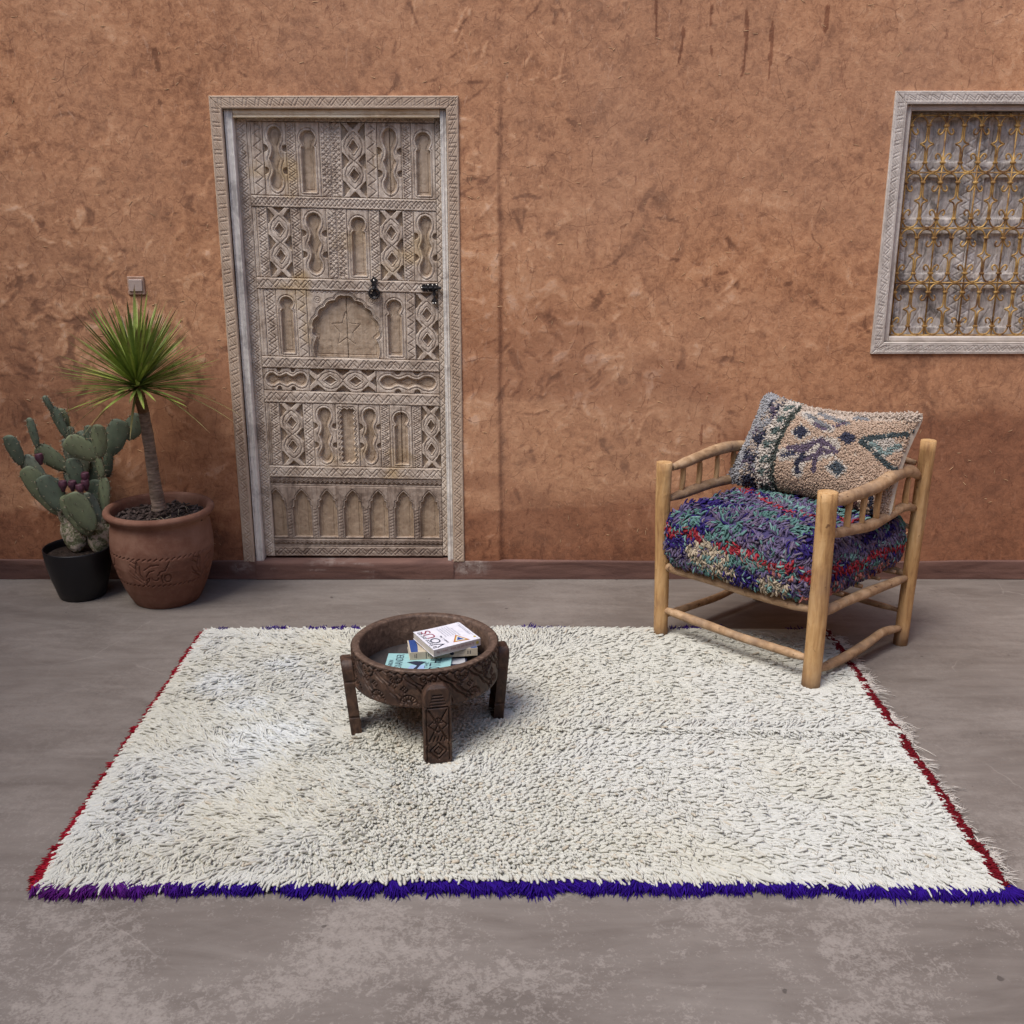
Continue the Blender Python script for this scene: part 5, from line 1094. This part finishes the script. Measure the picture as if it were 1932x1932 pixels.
# ================================================================== POTS AND PLANTS
PT = np.array((-1.437, 4.287)); tp = thing('terracotta_pot', 'big round terracotta pot with incised leaf band, left of the door', 'plant pot', (*PT, 0))
prof = [(.130, 0), (.134, .006), (.148, .03), (.167, .075), (.186, .13), (.199, .18), (.2045, .225), (.204, .265), (.200, .305), (.195, .335), (.1935, .352), (.198, .362), (.211, .370), (.2185, .380), (.219, .390), (.212, .399), (.202, .401), (.192, .396), (.186, .385), (.182, .36), (.184, .30)]
pr_ = np.array(prof); s_ = np.concatenate([[0], np.cumsum(np.hypot(*np.diff(pr_, axis=0).T))]); ns = 240; tt = np.linspace(0, s_[-1], ns); pr_ = np.stack([np.interp(tt, s_, pr_[:, 0]), np.interp(tt, s_, pr_[:, 1])], 1)
for _ in range(3): pr_[1:-1] = (pr_[:-2] + 2 * pr_[1:-1] + pr_[2:]) / 4
seg = 760; V, Fc = lathe(pr_, (*PT, 0), seg, .01, 5); A_ = np.tile(np.linspace(0, 2 * math.pi, seg, endpoint=False), ns); Zp = np.repeat(pr_[:, 1], seg); Rp = np.repeat(pr_[:, 0], seg)
rl = Relief.__new__(Relief); AA = (A_ - math.pi * .9) % (2 * math.pi); rl.X = (AA * .20).reshape(ns, seg); rl.Y = Zp.reshape(ns, seg); rl.Z = np.zeros_like(rl.X); rl.w = rl.h = 1
out_ = (np.repeat(np.arange(ns), seg).reshape(ns, seg) < ns * .62)
per = .2 * 2 * math.pi / 5; cs = 0
for k in range(56):
    x_ = .2 * 2 * math.pi * k / 56
    for zz in (.235, .118): rl.stroke([(x_, zz - .003), (x_ + .011, zz + .004)], .0052, .0052)
for k in range(5):                                   # a sprig with leaves, then curls
    o_ = per * (k + .42); z_ = .122
    rl.stroke([(o_ - .052, z_ + .034), (o_ - .03, z_ + .022), (o_, z_), (o_ + .016, z_ + .022), (o_ + .022, z_ + .036), (o_ + .008, z_ + .028), (o_, z_)], .0052, .0052)
    rl.stroke([(o_ - .004, z_ + .022), (o_ - .016, z_ + .05), (o_ - .014, z_ + .088), (o_ - .024, z_ + .105)], .0052, .0052); rl.stroke([(o_ - .008, z_ + .020), (o_ - .034, z_ + .055), (o_ - .028, z_ + .09), (o_ - .024, z_ + .105)], .0052, .0052)
    rl.stroke([(o_ + .008, z_ + .040), (o_ + .022, z_ + .062), (o_ + .042, z_ + .068)], .0052, .0052); rl.stroke([(o_ + .004, z_ + .07), (o_ + .03, z_ + .088), (o_ + .062, z_ + .092)], .0052, .0052)
    rl.stroke([(o_ - .03, z_ + .03), (o_ - .05, z_ + .045), (o_ - .058, z_ + .062)], .0052, .0052); rl.stroke([(o_ - .03, z_ + .07), (o_ - .055, z_ + .09)], .0052, .0052); rl.stroke([(o_ - .02, z_ + .09), (o_ - .05, z_ + .105)], .0052, .0052)
    c_ = o_ + .085; rl.stroke([(c_ - .012, z_ + .01), (c_ - .018, z_ + .03), (c_ - .014, z_ + .045)], .0052, .0052); rl.stroke(arc(c_ + .006, z_ + .030, .011, 60, 300, 10, ry=.017), .0052, .0052); rl.stroke(arc(c_ + .010, z_ + .030, .011, -120, 120, 10, ry=.017), .0052, .0052)
    rl.stroke([(c_ - .03, z_ + .045), (c_ - .02, z_ + .06), (c_ + .0, z_ + .065), (c_ + .018, z_ + .10)], .0052, .0052); rl.stroke(arc(c_ - .042, z_ + .036, .014, 180, 360, 8), .0052, .0052)
dd = (rl.Z * out_).ravel(); V[:, 0] += np.cos(A_) * dd; V[:, 1] += np.sin(A_) * dd
build('pot_body', V, Fc, TERRA, tp)
V, Fc = lathe([(.0005, .352), (.10, .350), (.183, .345)], (*PT, 0), 40, .03); build('soil', V, Fc, SOIL, tp)
n = 900; a = rng.uniform(0, 6.28, n); r_ = .178 * np.sqrt(rng.random(n)); P = np.stack([PT[0] + r_ * np.cos(a), PT[1] + r_ * np.sin(a), .350 + rng.uniform(0, .010, n)], 1); a2 = rng.uniform(0, 6.28, n)
V, Fc, Cc = strands(P, np.tile((0, 0, 1.), (n, 1)), np.stack([np.cos(a2), np.sin(a2), 0 * a2], 1), rng.uniform(.010, .028, n), rng.uniform(.003, .006, n), rng.uniform(-.2, .5, n), np.tile((.055, .040, .036), (n, 1)) * rng.uniform(.4, 1.9, (n, 1)), 0, 4)
o = build('bark_mulch', V, Fc, CHIP, tp, col=Cc); o['kind'] = 'stuff'
n = 26; a = rng.uniform(-1.6, .6, n); r_ = rng.uniform(.06, .17, n); P = np.stack([PT[0] + r_ * np.cos(a), PT[1] + r_ * np.sin(a), np.full(n, .356)], 1); a2 = rng.uniform(0, 6.28, n)
V, Fc, Cc = strands(P, np.tile((0, 0, 1.), (n, 1)), np.stack([np.cos(a2), np.sin(a2), 0 * a2], 1), rng.uniform(.03, .07, n), np.full(n, .0009), rng.uniform(.1, 1.2, n), np.tile((.45, .38, .26), (n, 1)), .5, 4)
build('dry_grass', V, Fc, CHIP, tp, col=Cc)
# yucca
q2 = lambda x, y: (x * .344, 498.3 + y * .344)
tr_ = [upright(*q2(x, y), yy) for x, y, yy in ((872, 1345, 4.245), (852, 1220, 4.24), (828, 1060, 4.23), (808, 930, 4.22), (790, 820, 4.21), (768, 740, 4.20), (756, 680, 4.195))]
yu = thing('yucca', 'spiky green yucca on a bare leaning trunk, growing in the terracotta pot', 'plant', tuple(tr_[0]))
P = resample(tr_, .004); t = np.linspace(0, 1, len(P)); rad = np.interp(t, (0, .06, .5, .78, .9, 1), (.031, .0265, .0225, .0205, .022, .019)) + .0011 * np.sin(t * 340 + 2 * np.sin(t * 30)) + .0008 * (vn(t * 90, t * 0, 3) - .5)
V, Fc = tube(P, rad, 18, .07, 9); tc = np.repeat(t, 18)[:, None]; cc = np.where(tc > .80, np.array((.20, .115, .06)), np.array((.27, .20, .155))); cc = cc * (.75 + .4 * vn(tc[:, 0] * 120, np.arange(len(tc)) % 18 * .6, 8)[:, None])
build('trunk', V, Fc, YTRUNK, yu, col=cc)
def blade(P0, D, L, wd, droop, c0, c1, tip, n=10, tip_at=.86):
    D = D / np.linalg.norm(D); t = np.linspace(0, 1, n); S = np.cross(D, (0, 0, 1.)); S /= np.linalg.norm(S) + 1e-6; U = np.cross(S, D)
    c = P0 + D * (L * t)[:, None] + np.array((0, 0, -1.)) * (droop * L * t ** 2.2)[:, None]; ww = wd * np.interp(t, (0, .15, .55, .85, 1), (.75, .8, 1., .55, .03))
    l = c - S * ww[:, None] + U * (ww * .35)[:, None]; r = c + S * ww[:, None] + U * (ww * .35)[:, None]
    V = np.stack([l, c, r], 1).reshape(-1, 3); f = np.array([[i * 3 + j, i * 3 + j + 1, i * 3 + j + 4, i * 3 + j + 3] for i in range(n - 1) for j in (0, 1)])
    col = np.array(c0)[None] * (1 - t[:, None]) + np.array(c1)[None] * t[:, None]; k = ss(t, tip_at, .97)[:, None]; col = col * (1 - k) + np.array(tip) * k
    return V, f, np.repeat(col, 3, 0)
top = tr_[-1] + np.array((0, 0, .012)); parts = []
for k in range(250):
    el = rng.choice([rng.uniform(-.12, .30), rng.uniform(.15, 1.0), rng.uniform(.45, 1.45)], p=[.22, .40, .38]); az = rng.uniform(0, 2 * math.pi)
    D = np.array((math.cos(el) * math.cos(az), math.cos(el) * math.sin(az), math.sin(el))); L_ = rng.uniform(.23, .33) * (1.10 if el > .9 else 1.0) * (.94 if el < .1 else 1)
    P0 = top + D * .014 + np.array((0, 0, .030 * (el / 1.4) - .012)); my = (WALL_Y - .03 - P0[1])
    if D[1] * L_ > my: D[1] = my / L_; 
    g_ = rng.random(); c0 = np.array((.13, .19, .04)) * (1 - g_) + np.array((.33, .40, .085)) * g_; c1 = c0 * rng.uniform(.75, 1.25)
    tipc = (.10, .045, .03) if rng.random() < .8 else (.30, .24, .10)
    parts.append(blade(P0, D, L_, rng.uniform(.0046, .0078), rng.uniform(.0, .03) + (.06 if el < .15 else 0), c0, c1, tipc, tip_at=rng.uniform(.7, .92)))
for az, el, L_ in ((3.3, -.35, .33), (3.0, -.5, .28), (-.2, -.30, .30), (-.05, -.1, .38), (3.6, -.45, .24), (4.6, -.9, .18), (.1, -.05, .40), (3.2, -.15, .36)):
    D = np.array((math.cos(el) * math.cos(az), math.cos(el) * math.sin(az), math.sin(el))); parts.append(blade(top, D, L_, .0055, .30, (.16, .18, .05), (.34, .29, .10), (.42, .33, .17)))
P_ = top + np.array((-.255, -.05, -.04)); parts.append(blade(P_, np.array((-.02, 0, -1.)), .17, .003, 0, (.34, .27, .10), (.38, .29, .10), (.3, .2, .1)))
V, Fc, Cc = merge(parts); build('leaf_crown', V, Fc, YLEAF, yu, col=Cc)

# black pot
BP = np.array((-1.803, 4.322)); bp = thing('black_pot', 'plain black plastic pot beside the terracotta pot, left against the wall', 'plant pot', (*BP, 0))
V, Fc = lathe([(.0005, .001), (.088, .0), (.094, .005), (.104, .04), (.118, .09), (.129, .14), (.1345, .18), (.1365, .206), (.1375, .212), (.1355, .215), (.1325, .213), (.131, .20), (.126, .16)], (*BP, 0), 72); build('pot_body', V, Fc, BLACKP, bp)
V, Fc = lathe([(.0005, .187), (.07, .184), (.130, .181)], (*BP, 0), 32, .03); build('soil', V, Fc, SOIL, bp)
# prickly pear
q7 = lambda x, y: (.15873 * x, 741.1 + .15873 * y)
cac = thing('prickly_pear', 'prickly pear cactus with green paddles and purple fruits in the black pot', 'cactus', (*BP, .187))
G1, G2, G3_ = (.175, .205, .125), (.105, .135, .098), (.19, .22, .17)
def pad(x0, y0, x1, y1, wd, yb_, yt_, col, thick=.011, mat=None, name='pad', turn=0.0, blunt=1.0):
    A = upright(*q7(x0, y0), yb_); B = upright(*q7(x1, y1), yt_); ax = B - A; L = np.linalg.norm(ax); ax /= L; wd = wd * 1.32 * .15873 / F * (yb_ * CP + 1.0 * SP) 
    S = np.cross(ax, (0, -1., 0)); S /= np.linalg.norm(S); Nn = np.cross(S, ax)
    c_, s_ = math.cos(turn), math.sin(turn); S, Nn = S * c_ + Nn * s_, Nn * c_ - S * s_
    nu, nv = 22, 24; V = []
    for i in range(nu):
        t = i / (nu - 1); th = math.pi * t; yy = L * (.5 - .5 * math.cos(th)); hw = wd / 2 * (math.sin(th) ** .66) * (.52 + .56 * t ** .6) * blunt; hw = max(hw, wd * .10 if i not in (0, nu - 1) else wd * .05)
        tk = thick * (math.sin(th) ** .5 * .9 + .15)
        for j in range(nv):
            a_ = 2 * math.pi * j / nv; rr = 1 + .035 * math.sin(5 * a_ + i) * (abs(math.cos(a_)) > .8)
            V.append(A + ax * yy + S * hw * math.cos(a_) * rr + Nn * tk * math.sin(a_) * (.55 + .45 * abs(math.sin(a_))))
    Fc = [(i * nv + j, i * nv + (j + 1) % nv, (i + 1) * nv + (j + 1) % nv, (i + 1) * nv + j) for i in range(nu - 1) for j in range(nv)] + [tuple(range(nv - 1, -1, -1)), tuple((nu - 1) * nv + j for j in range(nv))]
    V = np.array(V); C_ = np.tile(np.array(col), (len(V), 1)); 
    # areoles: small dark bumps with a few spines, on both faces and along the edge
    sp = []
    for i in range(2, nu - 2, 3):
        for j in range(nv):
            if (j * 5 + i) % 4 == 0 or j in (0, nv // 2):
                p = V[i * nv + j]; c = (V[i * nv] + V[i * nv + nv // 2]) / 2; nn = p - c; nn = Nn * np.sign(np.dot(nn, Nn)) * (.4 + abs(math.sin(2 * math.pi * j / nv))) + S * math.cos(2 * math.pi * j / nv); nn /= np.linalg.norm(nn); sp.append((p, nn))
    n = len(sp)
    P = np.array([a[0] for a in sp]); Nq = np.array([a[1] for a in sp])
    v2, f2, c2 = strands(P - Nq * .001, Nq, np.tile((.3, 0, 1.), (n, 1)), np.full(n, .0038), np.full(n, .0023), np.full(n, 1.5), np.tile((.05, .04, .03), (n, 1)), 0, 4, side=0)
    if mat is None:
        P3 = np.repeat(P, 3, 0); N3 = np.repeat(Nq, 3, 0) + rng.normal(0, .35, (3 * n, 3)); N3 /= np.linalg.norm(N3, axis=1)[:, None]
        v3, f3, c3 = strands(P3, N3, np.tile((.3, 0, 1.), (3 * n, 1)), rng.uniform(.006, .013, 3 * n), np.full(3 * n, .00045), np.full(3 * n, 1.5), np.tile((.42, .36, .26), (3 * n, 1)), 0, 4, side=0)
        f2 = np.concatenate([f2, f3 + len(v2)]); v2 = np.concatenate([v2, v3]); c2 = np.concatenate([c2, c3])
    if mat is None: F2 = list(Fc) + [tuple(f + len(V)) for f in f2]; o = build(name, np.concatenate([V, v2]), F2, CACT, cac, col=np.concatenate([C_, c2]))
    else: o = build(name, V, Fc, mat, cac)
    return o
Yc = 4.33
pad(930, 1890, 830, 1500, 235, Yc, Yc, G1, .030, CORK, 'stem', blunt=1.1); pad(860, 1680, 720, 1400, 110, Yc, Yc, G1, .022, CORK, 'stem'); pad(1165, 1895, 1200, 1530, 240, Yc, Yc, G1, .030, CORK, 'stem', blunt=1.1); pad(1235, 1640, 1222, 1400, 80, Yc, Yc, G1, .016, CORK, 'stem')
pads = [(730, 1450, 285, 890, 235, 4.33, 4.31, G1, 0), (545, 1130, 275, 745, 220, 4.34, 4.33, G3_, .2), (255, 860, 95, 505, 175, 4.33, 4.30, G2, .2), (735, 1400, 500, 985, 215, 4.30, 4.28, G2, -.2), (760, 1240, 630, 1020, 130, 4.34, 4.35, G2, .3),
 (800, 915, 435, 640, 190, 4.36, 4.34, G1, 0), (450, 655, 345, 295, 110, 4.34, 4.33, G2, .4), (800, 540, 620, 160, 130, 4.38, 4.37, G2, .3), (645, 245, 520, 35, 75, 4.37, 4.36, G2, .4), (800, 440, 700, 185, 140, 4.40, 4.39, G1, .2), (845, 560, 835, 400, 95, 4.37, 4.37, G2, .4),
 (1160, 770, 775, 555, 230, 4.32, 4.29, G1, 0), (1195, 765, 1165, 375, 165, 4.31, 4.30, G1, .1), (1075, 640, 1055, 385, 110, 4.38, 4.38, G2, 0), (1285, 750, 1450, 325, 225, 4.37, 4.38, G2, 0), (1500, 550, 1680, 265, 190, 4.39, 4.40, G2, 0), (1010, 620, 930, 460, 150, 4.40, 4.41, G2, 0),
 (1220, 1010, 1155, 745, 120, 4.32, 4.32, G1, .5), (1235, 1450, 1240, 1000, 140, 4.33, 4.32, G1, .3), (1280, 1000, 1290, 700, 110, 4.37, 4.37, G2, .2), (960, 1160, 850, 775, 180, 4.34, 4.32, G2, 0), (1000, 980, 830, 560, 230, 4.39, 4.38, G3_, 0), (880, 1150, 815, 880, 150, 4.37, 4.37, G3_, .1), (850, 800, 760, 545, 100, 4.38, 4.38, G3_, .3),
 (1090, 1120, 1110, 800, 190, 4.41, 4.41, G2, 0), (1130, 1520, 1150, 1030, 200, 4.37, 4.38, G2, 0), (1080, 1690, 770, 1210, 250, 4.30, 4.29, G1, 0), (1175, 1580, 1000, 1190, 190, 4.32, 4.31, G3_, 0), (1110, 1640, 835, 1190, 255, 4.27, 4.25, G1, 0)]
for p in pads: pad(*p[:7], tuple(np.array(p[7]) * rng.uniform(.85, 1.15)), turn=p[8])
for x0, y0, yy in ((490, 800, 4.27), (755, 1120, 4.27), (865, 1118, 4.28), (975, 1160, 4.26), (1032, 1110, 4.28), (1015, 1020, 4.30)):
    c = upright(*q7(x0, y0 + 60), yy); V, Fc = lathe([(.001, 0), (.007, .003), (.009, .012), (.0165, .026), (.0175, .036), (.015, .044), (.0145, .047), (.012, .046), (.008, .043), (.0005, .042)], (0, 0, 0), 18, .06, x0)
    th = rng.uniform(-.2, .2); V = np.stack([V[:, 0] * math.cos(th) + V[:, 2] * math.sin(th), V[:, 1], V[:, 2] * math.cos(th) - V[:, 0] * math.sin(th)], 1) + c; build('fruit', V, Fc, FRUIT, cac)
